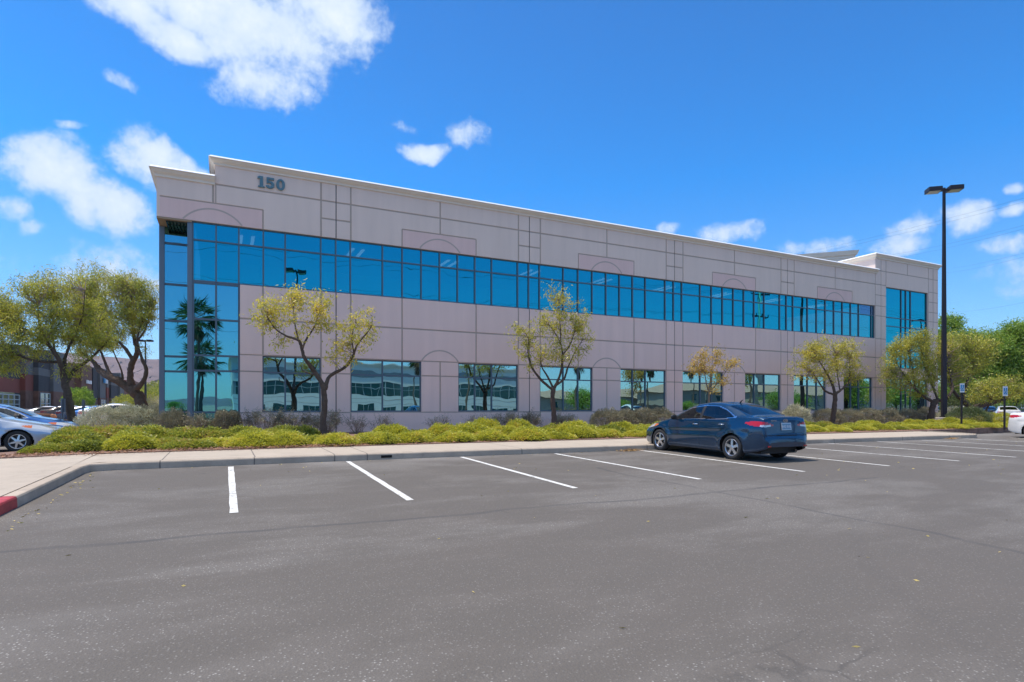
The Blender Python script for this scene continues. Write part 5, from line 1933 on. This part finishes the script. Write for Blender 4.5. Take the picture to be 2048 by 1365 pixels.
def far_office(x0, x1, y, y1, h):
    root = empty('far_office', (x0, y, .13))
    tag(root, 'pale two storey office with green glass band, mirrored in the lower windows', 'building')
    g = MB()
    w = x1 - x0
    g.box(0, w, y1 - y, 0, 0, 3.4)
    g.box(0, w, y1 - y, -.12, 3.4, 5.6, 1)
    g.box(0, w, y1 - y, 0, 5.6, h, 0)
    g.box(0, w, 0, .02, 7.0, 8.0, 1)
    g.build('wall', [M_PALE, M_PALE2], root)
    g = MB()
    for k in range(4):
        g.box(-.15 * k - .15, w + .15 * k + .15, y1 - y, .15 + .15 * k, h + .16 * k, h + .16 * (k + 1))
    g.build('cornice', M_PALE, root)
    g = MB()
    g.box(.6, w - .6, -.10, -.05, 3.45, 5.55)
    b = g.build('window_band', M_DGL, root)
    g = MB()
    k = .6
    while k < w - .6:
        g.box(k - .035, k + .035, -.049, -.01, 3.45, 5.55)
        k += 1.5
    g.box(.6, w - .6, -.009, .0, 4.7, 4.77)
    g.build('mullion', M_WFR, b)
    k = 2.0
    while k < w - 5:
        g = MB()
        g.box(k, k + 3.2, .004, .03, .1, 1.5)
        wn = g.build('window', M_DGL, root)
        g = MB()
        g.box(k + 1.05, k + 1.12, .031, .06, .1, 1.5)
        g.box(k + 2.1, k + 2.17, .031, .06, .1, 1.5)
        g.build('frame', M_WFR, wn)
        k += 4.6
    g = MB()
    for z in (1.9, 2.8):
        g.box(.02, w - .02, .0, .012, z, z + .06)
    g.build('reveal', M_GRV, root)
    return root


far_office(1.4, 60.0, -58.6, -85, 9.0)


def palm(label, x, y, h, seed, crown=1.7, lean=.3):
    r = np.random.default_rng(seed)
    root = empty('fan_palm', (x, y, road_z(y) if y > -58 else .13))
    tag(root, label, 'palm tree', 'fan palms across the lot')
    g = MB()
    la = r.uniform(0, 6.28)
    P = [(lean * math.cos(la) * (k / 8) ** 2, lean * math.sin(la) * (k / 8) ** 2, h * k / 8) for k in range(9)]
    g.tube(P, [.26, .19, .16, .15, .14, .13, .13, .13, .17], 9)
    g.build('trunk', mat('palm_trunk', (.16, .115, .08), .95, var=.35, scale=7), root, smooth=True)
    top = np.array(P[-1])
    LP, LD, KP, KD = [], [], [], []
    pt = MB()
    for k in range(46):
        th = r.uniform(0, 2 * np.pi)
        el = r.uniform(-.75, 1.35)
        d = np.array([math.cos(th) * math.cos(el), math.sin(th) * math.cos(el), math.sin(el)])
        L = crown * r.uniform(.50, .66)
        tip = top + d * L
        pt.tube([top, top + d * L * .5 + [0, 0, .05], tip], [.025, .02, .012], 4, cap=False)
        side = np.cross(d, [0, 0, 1.0])
        side /= np.linalg.norm(side) + 1e-9
        up = np.cross(side, d)
        for q in range(22):
            a = (q / 21 - .5) * 3.0
            bd = d * math.cos(a) + side * math.sin(a) + up * .1 * r.normal() + np.array([0, 0, -.28 - .25 * abs(a) / 1.5])
            LP.append(tip)
            LD.append(bd)
    for k in range(34):
        th = r.uniform(0, 2 * np.pi)
        for q in range(12):
            KP.append(top + np.array([math.cos(th) * .22, math.sin(th) * .22, -.25 - r.uniform(0, 1.3)]))
            KD.append(np.array([math.cos(th) * .5 + r.normal() * .3, math.sin(th) * .5 + r.normal() * .3, -1.3]))
    pt.build('stalks', M_TWIG, root)
    link('crown', leaves_mesh('crown', np.array(LP), np.array(LD), crown * .52, .085, r), PALM, root)
    link('skirt', leaves_mesh('skirt', np.array(KP), np.array(KD), .8, .09, r), mat('dead_frond', (.22, .15, .09), .95, var=.3), root)
    return root


for px, z, h, cr, lb in ((396, 58, 10.6, 2.4, 'tallest fan palm across the lot, mirrored in the glass corner'), (404, 61, 6.9, 2.3, 'shorter fan palm beside the tallest one, mirrored in the glass corner'),
                         (832, 98, 9.6, 1.9, 'fan palm mirrored at the right edge of the second square window'), (932, 92, 9.8, 1.8, 'fan palm mirrored at the left edge of the third square window'),
                         (1153, 74, 8.2, 1.7, 'fan palm mirrored in the fourth square window'), (1282, 92, 8.4, 1.8, 'first of two fan palms mirrored in the fifth square window'), (1295, 96, 8.8, 1.8, 'second of two fan palms mirrored in the fifth square window'),
                         (1386, 104, 8.9, 2.0, 'fan palm mirrored above the roof of the sedan'), (1498, 104, 9.2, 1.9, 'fan palm mirrored above the boot of the sedan')):
    x, y = mir(px, z)
    palm(lb, x, y, h, int(px), cr)

# houses with tiled roofs beyond the road
M_TILE = mat('roof_tile', (0.34, 0.24, 0.18), .9, var=.25, scale=3)
M_STUC = mat('stucco', (0.42, 0.34, 0.26), .95, var=.08, scale=2)


def house(label, x, y, w, d, h, rh, rz):
    root = empty('tile_roof_house', (x, y, .13))
    root.rotation_euler.z = rz
    tag(root, label, 'house', 'tile roofed houses beyond the lot')
    g = MB()
    g.box(-w / 2, w / 2, -d / 2, d / 2, 0, h)
    g.build('wall', M_STUC, root)
    g = MB()
    o = .5
    a, b = w / 2 + o, d / 2 + o
    r_ = max(.5, a - b)
    e = [(-a, -b, h), (a, -b, h), (a, b, h), (-a, b, h)]
    t0, t1 = (-r_, 0, h + rh), (r_, 0, h + rh)
    for f in ([e[0], e[1], t1, t0], [e[1], e[2], t1], [e[2], e[3], t0, t1], [e[3], e[0], t0], [e[3], e[2], e[1], e[0]]):
        g.face([(p[0], p[1], p[2] + .01) for p in f])
    g.build('roof', M_TILE, root)
    for k in range(3):
        for s_ in (-1, 1):
            g = MB()
            xx = -w / 2 + w * (k + .6) / 3.2
            g.box(xx, xx + 1.3, s_ * d / 2 - .03, s_ * d / 2 + .03, h - 1.9, h - .7)
            g.build('window', M_DGL, root)


for i, (px, z, w, h, rh, lb) in enumerate(((1118, 125, 16, 3.0, 1.6, 'house mirrored left of the dense green tree in the fourth window'), (1268, 128, 20, 3.1, 2.2, 'house mirrored in the fifth square window'), (1335, 135, 16, 3.2, 1.8, 'house mirrored at the right of the fifth window'),
                                      (1395, 118, 22, 4.4, 2.0, 'house mirrored above the roof of the sedan'), (1470, 122, 20, 4.2, 2.1, 'house mirrored above the rear window of the sedan'), (1540, 120, 20, 4.3, 2.0, 'house mirrored above the boot of the sedan'),
                                      (1625, 118, 20, 3.6, 2.2, 'house mirrored in the window right of the sedan'), (1700, 124, 22, 4.2, 2.0, 'house mirrored in the last square window'))):
    x, y = mir(px, z)
    house('tile roofed ' + lb, x, y, w, 11, h, rh, R(12 * math.sin(i * 2.1)))

# boundary wall and hedge trees behind the far kerb
g = MB()
for i in range(26):
    g.box(62 + i * 4, 62 + i * 4 + 3.9, -30.2, -30, -.3, 2.1)
tag(g.build('boundary_wall', mat('block_wall', (.13, .10, .085), .9, var=.2, scale=2)), 'long dark block wall across the lot, mirrored in the right-hand windows', 'wall')
for i, (px, z, s, lb) in enumerate(((1165, 80, 1.15, 'dense green tree mirrored in the fourth square window'), (1240, 84, .7, 'low green tree mirrored at the left of the fifth window'), (1372, 88, .7, 'low green tree mirrored left of the sedan roof'), (1560, 80, 1.1, 'dense green tree mirrored above the boot of the sedan'),
                                (1598, 82, .9, 'low green tree mirrored in the window right of the sedan'), (1708, 78, 1.5, 'dark green tree mirrored in the last square window'), (1790, 84, 1.4, 'dark green tree mirrored at the left of the end window'), (1840, 92, 1.3, 'dark green tree mirrored at the right of the end window'),
                                (480, 120, .9, 'green tree mirrored low in the glass corner'), (350, 120, .8, 'green tree mirrored at the left of the glass corner'))):
    x, y = mir(px, z)
    if i == 0:
        r = np.random.default_rng(77)
        root = empty('round_tree', (0, 0, 0))
        g = MB()
        g.tube([(0, 0, 0), (.1, 0, 1.2), (0, .1, 2.2)], [.2, .16, .12], 7)
        for k in range(6):
            th = k * 1.05
            g.tube([(0, .1, 1.8), (math.cos(th) * .8, math.sin(th) * .8, 2.6), (math.cos(th) * 1.5, math.sin(th) * 1.5, 3.2)], [.09, .06, .02], 5)
        g.build('trunk', M_BARK, root, smooth=True)
        P, D = [], []
        for k in range(60):
            c = rdir(1, r)[0] * r.uniform(.3, 1) * [2.0, 2.0, 1.25] + [0, 0, 2.6]
            m = 90
            P.append(c + r.normal(size=(m, 3)) * [.5, .5, .28])
            D.append(r.normal(size=(m, 3)))
        link('crown', leaves_mesh('crown', np.concatenate(P), np.concatenate(D), .2, .08, r), GRN, root)
        rt = root
    else:
        rt = copy_tree(root)
    rt.location = (x, y, -.3)
    rt.rotation_euler = (0, 0, i * 1.3)
    rt.scale = (s, s, s)
    tag(rt, lb, 'tree', 'green trees across the lot')

# utility pole and overhead lines behind the photographer
def power_line(label, a, b, sag, rad, group):
    a, b = Vector(a), Vector(b)
    g = MB()
    n = 22
    pts = [a + (b - a) * (k / n) - Vector((0, 0, sag * 4 * (k / n) * (1 - k / n))) for k in range(n + 1)]
    g.tube(pts, rad, 4, cap=False)
    tag(g.build('power_line', mat('cable', (.03, .03, .035), .6)), label, 'cable', group)


x, y = mir(1517, 100)
root = empty('utility_pole', (x, y, 0))
tag(root, 'tall pale utility pole across the road, mirrored in the long upper window', 'utility pole')
g = MB()
g.tube([(0, 0, -.5), (0, 0, 22)], [.36, .2], 12)
g.build('pole', mat('galvanised_steel', (.42, .42, .40), .6, metal=.3), root, smooth=True)
for z_, w_ in ((17.0, 1.8), (20.8, 2.4)):
    g = MB()
    g.box(-w_, w_, -.08, .08, z_ - .1, z_ + .1)
    for k in (-1, -.45, .45, 1):
        g.box(w_ * k - .05, w_ * k + .05, -.05, .05, z_ + .1, z_ + .45)
    g.build('cross_arm', M_POLE, root)
for i, (dz, dx, nm_) in enumerate(((17.5, -1.8, 'lower arm, near end'), (17.5, 1.8, 'lower arm, far end'), (21.2, -2.4, 'upper arm, near end'), (21.2, 2.4, 'upper arm, far end'), (13.5, 0, 'shaft below the arms'), (12.2, 0, 'lowest point of the shaft'))):
    power_line('overhead cable leaving the utility pole to the left from the ' + nm_, (x - 150, y - 2 + dx, dz), (x, y + dx * .2, dz), 2.2, .015, 'overhead cables across the lot')
    power_line('overhead cable leaving the utility pole to the right from the ' + nm_, (x, y + dx * .2, dz), (x + 120, y + 10 + dx, dz), 2.0, .015, 'overhead cables across the lot')

# overhead lines crossing the sky on the right
for ci, (x0, y0, x1, y1) in enumerate(((1560, 514, 2090, 385), (1560, 520, 2090, 393), (1740, 516, 2090, 440), (1740, 524, 2090, 447), (1860, 541, 2090, 495), (1860, 549, 2090, 503), (1890, 624, 2090, 596), (1890, 690, 2090, 668))):
    power_line('faint overhead cable in the right-hand sky, ' + ordinal(ci + 1) + ' from the top', at(x0, y0, 260), at(x1, y1, 130), 1.0, .017, 'faint overhead cables in the sky')


# ------------------------------------------------------------------ left side: cars, walls, shops, mountain
make_car('parked_car', 'silver sedan at the left edge with a chunky alloy wheel behind the low shrubs', 'cars parked left of the building', (-6.80, 22.45, .2), R(-90), M_SILVER, scale=(1.02, 1.05, 1.0), spokes=6, tail=False)
make_car('parked_car', 'bright blue sedan parked beyond the silver one, only bonnet and roof showing', 'cars parked left of the building', (-7.0, 26.6, .2), R(-90), M_BRBLUE, tail=False)
for px, z, pm, sc, lb in ((186, 44, M_SILVER, (1, 1, 1.0), 'far silver car under the left tree'), (216, 39, M_BRBLUE, (1, 1, 1.0), 'far blue car between the trees'), (250, 36, M_WHITEP, (1.02, 1.05, 1.08), 'far white car in front of the brick shops'), (300, 42, M_WHITEP, (1, 1, 1.0), 'far white car behind the big forked trunk'),
                          (150, 48, M_TAN, (1, 1, 1.05), 'far bronze car behind the sign posts'), (110, 50, M_WHITEP, (1, 1, 1), 'far white car behind the blue bonnet')):
    p = at(px, 816, z)
    make_car('parked_car', lb, 'cars parked left of the building', (p.x, p.y, .2), R(-90 + 6), pm, scale=sc, res=.45, interior=False)

M_BRICK = mat('brown_brick', (0.17, 0.085, 0.06), .95, var=.4, scale=1.2)
M_CHAR = mat('charcoal_panel', (0.045, 0.045, 0.05), .9, var=.12, scale=.6)
M_MIDG = mat('mid_grey_panel', (0.13, 0.13, 0.13), .9, var=.15, scale=.6)
M_RUST = mat('rust_panel', (0.20, 0.055, 0.038), .9, var=.1, scale=.6)
M_SHOPG = mat('shop_glass', (0.06, 0.10, 0.11), .08, spec=.9)
M_WHT = mat('white_sign', (.8, .8, .8), .5)
M_SBL = mat('blue_sign', (.03, .25, .5), .5)


def onX(px, X=-25.0):
    a = (px - 1024) / F_PX
    t_ = X / (SN + a * CS)
    return (CS - a * SN) * t_, t_


def shop(label, segs, group='shops left of the office building'):
    """segs: (px0, px1, out m, top y px, [(y px from, y px to, material)], glazed)"""
    y0, t0 = onX(segs[0][0])
    root = empty('shop_building', (-25, y0, 1.35))
    tag(root, label, 'building', group)
    first = True
    for (p0, p1, out, topy, bands, glz) in segs:
        ya, ta = onX(p0)
        yb, tb = onX(p1)
        H_ = lambda py: EYE + (HOR - py) / F_PX * ta - 1.35
        top = H_(topy)
        g = MB()
        mats, zc = [], top
        for k, (pyb, m_) in enumerate(bands):      # bands from the top, each down to pixel row pyb
            zb_ = max(0.0, H_(pyb))
            mats.append(m_)
            g.box(-14, out, ya - y0, yb - y0, zb_, zc, k)
            zc = zb_
        g.build('wall', mats, root)
        if glz:
            zt_ = H_(glz)
            n = max(1, int((yb - ya) / 2.4))
            g = MB()
            g.box(out + .01, out + .05, ya - y0 + .6, yb - y0 - .6, .1, zt_)
            wn = g.build('shop_window', M_SHOPG, root)
            g = MB()
            for k in range(n + 1):
                yy = .6 + ya - y0 + (yb - ya - 1.2) * k / n
                g.box(out + .051, out + .14, yy - .06, yy + .06, .1, zt_)
            for k in range(1, 4):
                g.box(out + .052, out + .12, ya - y0 + .6, yb - y0 - .6, zt_ * k / 3 - .05, zt_ * k / 3 + .05)
            g.build('frame', M_WFR, wn)
    return root


shop('near shop with charcoal and rust red panels above tall glazing', [
    (-40, 40, 0, 690, [(748, M_CHAR), (781, M_RUST), (830, M_SHOPG)], 786), (40, 56, .6, 690, [(748, M_MIDG), (781, M_RUST), (830, M_BRICK)], None),
    (56, 81, 1.2, 700, [(725, M_CHAR), (735, M_CHAR), (750, M_MIDG), (782, M_CHAR), (830, M_BRICK)], 786), (81, 105, 1.6, 700, [(712, M_MIDG), (783, M_MIDG), (830, M_BRICK)], None)])
sh = shop('middle shops of brown brick and grey render with small signs', [
    (105, 113, -1.5, 735, [(780, M_SHOPG), (830, M_SHOPG)], None), (113, 150, 0, 722, [(830, M_BRICK)], None), (150, 172, 1.0, 727, [(830, M_BRICK)], None), (172, 182, 1.2, 737, [(800, M_CHAR), (830, M_BRICK)], None),
    (182, 194, 1.6, 735, [(796, M_MIDG), (830, M_BRICK)], 800), (194, 199, 1.8, 740, [(775, M_MIDG), (796, M_RUST), (830, M_BRICK)], None), (199, 214, 2.2, 745, [(765, M_CHAR), (770, M_MIDG), (796, M_CHAR), (830, M_BRICK)], 800), (214, 223, 2.6, 746, [(796, M_MIDG), (830, M_BRICK)], None)])
shop('far row of brown brick shops at the end of the street', [(224, 240, 2, 759, [(830, M_BRICK)], 800), (240, 246, 3, 760, [(830, M_BRICK)], None), (246, 258, 3, 763, [(830, M_BRICK)], 803), (258, 266, 3.5, 766, [(830, M_MIDG)], None)])
for px0, px1, py0, py1, out, mm, lb in ((158, 168, 760, 767, 1.1, M_WHT, 'small white sign letters on the brick shop'), (187, 191, 757, 766, 1.75, M_SBL, 'blue half of the square shop sign'), (191, 194, 759, 767, 1.75, M_WHT, 'white half of the square shop sign'), (216, 222, 768, 774, 2.75, M_WHT, 'small white sign on the grey shop corner'),
                                (247, 252, 776, 783, 3.15, M_WHT, 'small white sign frame on the far brick shops')):
    ya, ta = onX(px0)
    yb, tb = onX(px1)
    za, zb_ = EYE + (HOR - py1) / F_PX * ta, EYE + (HOR - py0) / F_PX * ta
    g = MB()
    n = 3 if mm is M_WHT else 1
    for k in range(n):
        g.box(-25 + out, -25 + out + .25, ya + (yb - ya) * k / n, ya + (yb - ya) * (k + .75) / n, za, zb_ - (.0 if k % 2 == 0 else (zb_ - za) * .3))
    tag(g.build('shop_sign', mm), lb, 'sign')

# raised terrace in front of the shops with its retaining wall and iron fence
g = MB()
g.box(-90, -16.25, 36, 260, 0, 1.33)
structure('terrace', g, mat('terrace_paving', (.34, .29, .25), .95, var=.15, scale=.5))
g = MB()
for k in range(11):
    g.box(-16.24, -16.0, 36 + k * 9, 36 + k * 9 + 8.5, 0, 1.36)
    g.box(-16.24, -15.92, 36 + k * 9 + 8.5, 36 + k * 9 + 9, 0, 1.42)
tag(g.build('retaining_wall', mat('retaining_render', (.36, .30, .29), .95, var=.12, scale=.8)), 'low rendered retaining wall with pilasters below the shops', 'wall')
for nm, X_, ya, yb, z0, h, lb in (('iron_fence', -16.6, 48, 62, 1.34, 1.1, 'black iron fence on top of the retaining wall'), ('iron_fence', -8.8, 38.2, 46, .75, .75, 'brown railing on the low block planter')):
    root = empty(nm, (X_, ya, z0))
    tag(root, lb, 'fence')
    n = int((yb - ya) / .18)
    g = MB()
    for k in range(n + 1):
        g.box(-.012, .012, k * .18 - .012, k * .18 + .012, 0, h)
    g.build('bars', M_BLACKP, root)
    g = MB()
    g.box(-.03, .03, -.05, yb - ya + .05, h, h + .05)
    g.build('rail', M_BLACKP, root)
g = MB()
for k in range(4):
    g.box(-9.1, -8.5, 38 + k * 2.3, 38 + k * 2.3 + 2.26, .2, .76 if k % 2 else .70)
tag(g.build('block_planter', mat('planter_block', (.33, .24, .17), .95, var=.3, scale=2)), 'tan block planter behind the sign posts', 'planter')
p = at(196, 838, 30)
g = MB()
for a, b in zip((0, 2.0, 4.0), (2.0, 4.0, 6.0)):
    g.tube([(p.x + a, p.y, 1.15), (p.x + b, p.y + .2, 1.15)], .035, 6)
    g.tube([(p.x + a, p.y, .2), (p.x + a, p.y, 1.15)], .035, 6)
tag(g.build('handrail', mat('tan_rail', (.42, .28, .18), .7)), 'tan metal handrail beyond the sage bushes', 'railing')
q = at(70, 830, 33)
g = MB()
g.tube([(q.x - .9, q.y, 1.02), (q.x + .2, q.y, 1.02), (q.x + .9, q.y, .98), (q.x + 1.0, q.y, .97)], [.16, .18, .16, .04], 10)
g.tube([(q.x - .5, q.y, .2), (q.x - .5, q.y, .9)], .1, 8)
g.tube([(q.x + .5, q.y, .2), (q.x + .5, q.y, .9)], .1, 8)
tag(g.build('rolled_tarp', mat('terracotta', (.50, .25, .14), .9, var=.2), smooth=True), 'rounded terracotta coloured roll beyond the blue bonnet', 'tarp')
p = at(157, 815, 85)
bush('round_bush', 'light green bush between the leaning trunk and brick shops', p.x, p.y, 2.0, 2.2, 3.3, GRN, 7000, leaf=(.22, .1), z0=1.2, seed=130)
for i, (px, z, w_, h_, lb) in enumerate(((272, 110, 4, 4.0, 'green scrub tree at the far end of the shops'), (300, 100, 4, 5.0, 'green scrub tree right of the slim lamp post'), (315, 120, 4, 6.5, 'taller olive scrub tree beside the glass corner'))):
    p = at(px, 815, z)
    bush('scrub_tree', lb, p.x, p.y, w_, w_, h_, OLIV, 7000, leaf=(.3, .12), z0=.2, seed=140 + i)


def ridge(name, pts, depth0, depth1, m, seed, rows=14, jag=.5):
    """a mountainside: foot at depth0, ridge line at depth1 given as (px, py)"""
    r = np.random.default_rng(seed)
    n = 160
    xs_ = np.linspace(pts[0][0], pts[-1][0], n)
    ry = np.interp(xs_, [p[0] for p in pts], [p[1] for p in pts])
    nz = sum(np.interp(xs_, np.linspace(xs_[0], xs_[-1], k), r.normal(0, jag * 14 / k ** .75, k)) for k in (12, 30, 70, 150))
    ry = ry + nz * .9
    g = MB()
    V_ = np.zeros((rows + 1, n, 3))
    for k in range(rows + 1):
        f = k / rows
        zd = depth0 + (depth1 - depth0) * f
        off = np.interp(xs_, np.linspace(xs_[0], xs_[-1], 60), r.normal(0, 1, 60))
        for i in range(n):
            top = at(xs_[i], ry[i], depth1)
            base = at(xs_[i], HOR, zd)
            hgt = (top.z) * (f ** 1.25)
            V_[k, i] = (base.x + off[i] * 40 * (1 - abs(2 * f - 1)), base.y + off[i] * 60 * (1 - abs(2 * f - 1)), hgt * (1 + .07 * off[i] * math.sin(math.pi * f)))
    for k in range(rows):
        for i in range(n - 1):
            g.face([V_[k, i], V_[k, i + 1], V_[k + 1, i + 1], V_[k + 1, i]])
    return structure(name, g, m, smooth=True, recalc=True)


M_MTN = mat('bare_mountain', (0.15, 0.095, 0.085), .98, var=.5, scale=.006)
ridge('mountain', [(-500, 740), (-200, 722), (0, 712), (120, 706), (200, 713), (260, 718), (330, 716), (420, 728), (520, 745)], 1700, 3000, M_MTN, 3)
# low ranges all round the valley
g = MB()
n = 220
rr_ = np.random.default_rng(8)
hh_ = 40 + np.interp(np.arange(n), np.linspace(0, n, 24), rr_.uniform(0, 60, 24)) + np.interp(np.arange(n), np.linspace(0, n, 90), rr_.normal(0, 7, 90))
hh_[-1] = hh_[0]
for i in range(n):
    j = (i + 1) % n
    for (ra, fa), (rb, fb) in (((4600, 0), (5200, .6)), ((5200, .6), (5900, 1.0))):
        q = []
        for idx, R_, f_ in ((i, ra, fa), (j, ra, fa), (j, rb, fb), (i, rb, fb)):
            a = 2 * math.pi * idx / n
            q.append((R_ * math.cos(a), R_ * math.sin(a), max(0, hh_[idx] * f_)))
        g.face(q)
structure('hills', g, M_MTN, smooth=False)

# sign posts at the left kerb
M_GALV = mat('galvanised_post', (.20, .21, .23), .6, metal=.4)
for px, pyt, z, ph, lb in ((126, 797, 23.6, .55, 'left one of the two bare sign posts with its plate seen from behind'), (167, 800, 23.0, .30, 'right one of the two bare sign posts beside the leaning trunk')):
    p = at(px, pyt, z)
    root = empty('sign_post', (p.x, p.y, .45))
    tag(root, lb, 'sign post', 'sign posts at the left kerb')
    hgt = p.z - .45
    g = MB()
    g.box(-.03, .03, -.004, .004, 0, hgt)
    g.box(-.035, -.028, -.03, .0, 0, hgt)
    g.box(.028, .035, -.03, .0, 0, hgt)
    for k in range(int(hgt / .06)):
        g.box(-.006, .006, -.006, -.0045, .04 + k * .06, .055 + k * .06, 1)
    g.build('post', [M_GALV, M_DARK], root)
    g = MB()
    g.obox((-.03, .02, hgt - ph / 2 - .02), (.30 * (.6 if ph < .4 else 1), .006, ph))
    s_ = g.build('sign_plate', M_GALV, root)
    root.rotation_euler.z = R(-48)

# ------------------------------------------------------------------ right side
for px, pyt, z, lb in ((1923, 768, 31, 'blue and white accessible parking sign on the post nearer the lamp'), (2009, 774, 29, 'blue and white accessible parking sign on the post nearer the white car')):
    p = at(px, pyt, z)
    root = empty('parking_sign', (p.x, p.y, .42), R(-12))
    tag(root, lb, 'parking sign', 'accessible parking signs')
    hgt = p.z - .42
    g = MB()
    g.box(-.035, .035, -.03, .03, 0, hgt)
    g.build('post', M_POLE, root)
    g = MB()
    g.box(-.155, .155, -.042, -.034, hgt - .46, hgt + .02)
    pl_ = g.build('sign_plate', M_WHT, root)
    g = MB()
    g.box(-.12, .12, -.047, -.043, hgt - .38, hgt - .06)
    g.build('blue_panel', M_SBL, pl_)
    g = MB()
    zc = hgt - .22
    g.lathe([(.026, -.050), (.001, -.050)], 12, 'y', c=(-.01, 0, zc + .12))
    for (a, b) in (((-.01, .09), (-.005, .0)), ((-.005, .0), (.05, -.005)), ((.05, -.005), (.07, -.09)), ((-.01, .05), (.04, .045))):
        g.tube([(a[0], -.049, zc + a[1]), (b[0], -.049, zc + b[1])], .011, 5)
    for k in range(10):
        a0, a1 = math.pi * (.75 + k * .11), math.pi * (.75 + (k + 1) * .11)
        g.tube([(.07 * math.cos(a0) + .0, -.049, zc - .04 + .07 * math.sin(a0)), (.07 * math.cos(a1), -.049, zc - .04 + .07 * math.sin(a1))], .010, 4)
    g.build('wheelchair_symbol', M_WHT, pl_)

wc = make_car('parked_car', 'white sedan cut off by the right edge of the picture, red tail lamp showing', 'cars beyond the right end of the bed', (30.45, 10.62, .21), R(180), M_WHITEP, front_light=True)
for px, z, pm, hd, lb in ((2012, 52, M_WHITEP, -60, 'far white hatchback behind the blue signs, red tail lamps showing'), (1972, 56, M_DKP, -60, 'far dark car partly hidden by the golden tree'), (1890, 60, M_DKP, -80, 'far dark car behind the lamp post')):
    p = at(px, 816, z)
    make_car('parked_car', lb, 'cars beyond the right end of the bed', (p.x, p.y, .2), R(hd), pm, res=.5, interior=False)

M_SLATE = mat('slate_render', (.16, .17, .20), .9, var=.08, scale=.6)
p = at(1893, 816, 92)
root = empty('grey_office', (p.x, p.y, .13), R(-25))
tag(root, 'slate grey low building with white framed windows behind the trees at the right', 'building')
g = MB()
g.box(0, 60, 0, 20, 0, 4.4)
g.box(2.3, 4.0, -1.5, 0, 0, 4.6, 1)
g.box(-.3, 60.3, -.4, 20, 4.4, 4.8, 1)
g.build('wall', [M_SLATE, M_WHT], root)
for k in range(9):
    g = MB()
    x0 = 6 + k * 6
    g.box(x0, x0 + 2.6, -.05, -.01, 1.4, 3.2)
    w_ = g.build('window', M_SHOPG, root)
    g = MB()
    g.box(x0 - .08, x0 + 2.68, -.09, -.051, 3.2, 3.32)
    g.box(x0 - .08, x0 + 2.68, -.09, -.051, 1.28, 1.4)
    g.box(x0 - .08, x0, -.09, -.051, 1.4, 3.2)
    g.box(x0 + 2.6, x0 + 2.68, -.09, -.051, 1.4, 3.2)
    g.box(x0 + 1.26, x0 + 1.34, -.09, -.051, 1.4, 3.2)
    g.build('frame', M_WHT, w_)
g = MB()
g.box(-1.5, 1.9, -.06, -.0, .5, 3.4)
g.build('window', M_DGL, root)
for i, (px, z, s, lb) in enumerate(((1900, 75, 1.3, 'green tree low behind the lamp post by the grey building'), (1965, 78, 1.2, 'green tree behind the golden tree'), (2030, 70, 1.1, 'green tree behind the far white hatchback'), (2075, 80, 1.8, 'tall green tree at the right edge behind the grey building'))):
    p = at(px, 816, z)
    c = copy_tree(rt)
    c.location = (p.x, p.y, 0)
    c.scale = (s, s, s)
    c.rotation_euler = (0, 0, 2 + i)
    tag(c, lb, 'tree', 'green trees by the grey building')


# ------------------------------------------------------------------ the valley air
hz = bpy.data.materials.new('haze')
hz.use_nodes = True
t = NT(hz.node_tree)
t.n.clear()
out = t.node('ShaderNodeOutputMaterial')
vol = t.node('ShaderNodeVolumePrincipled')
vol.inputs['Color'].default_value = (0.80, 0.88, 1.0, 1)
vol.inputs['Density'].default_value = 0.00007
vol.inputs['Anisotropy'].default_value = 0.2
t.l.new(vol.outputs[0], out.inputs['Volume'])
g = MB()
g.box(-6150, 6150, -6150, 6150, -1.0, 520)
hzo = g.build('haze', hz)
tag(hzo, 'thin pale blue haze softening the far mountain', 'haze', kind='stuff')
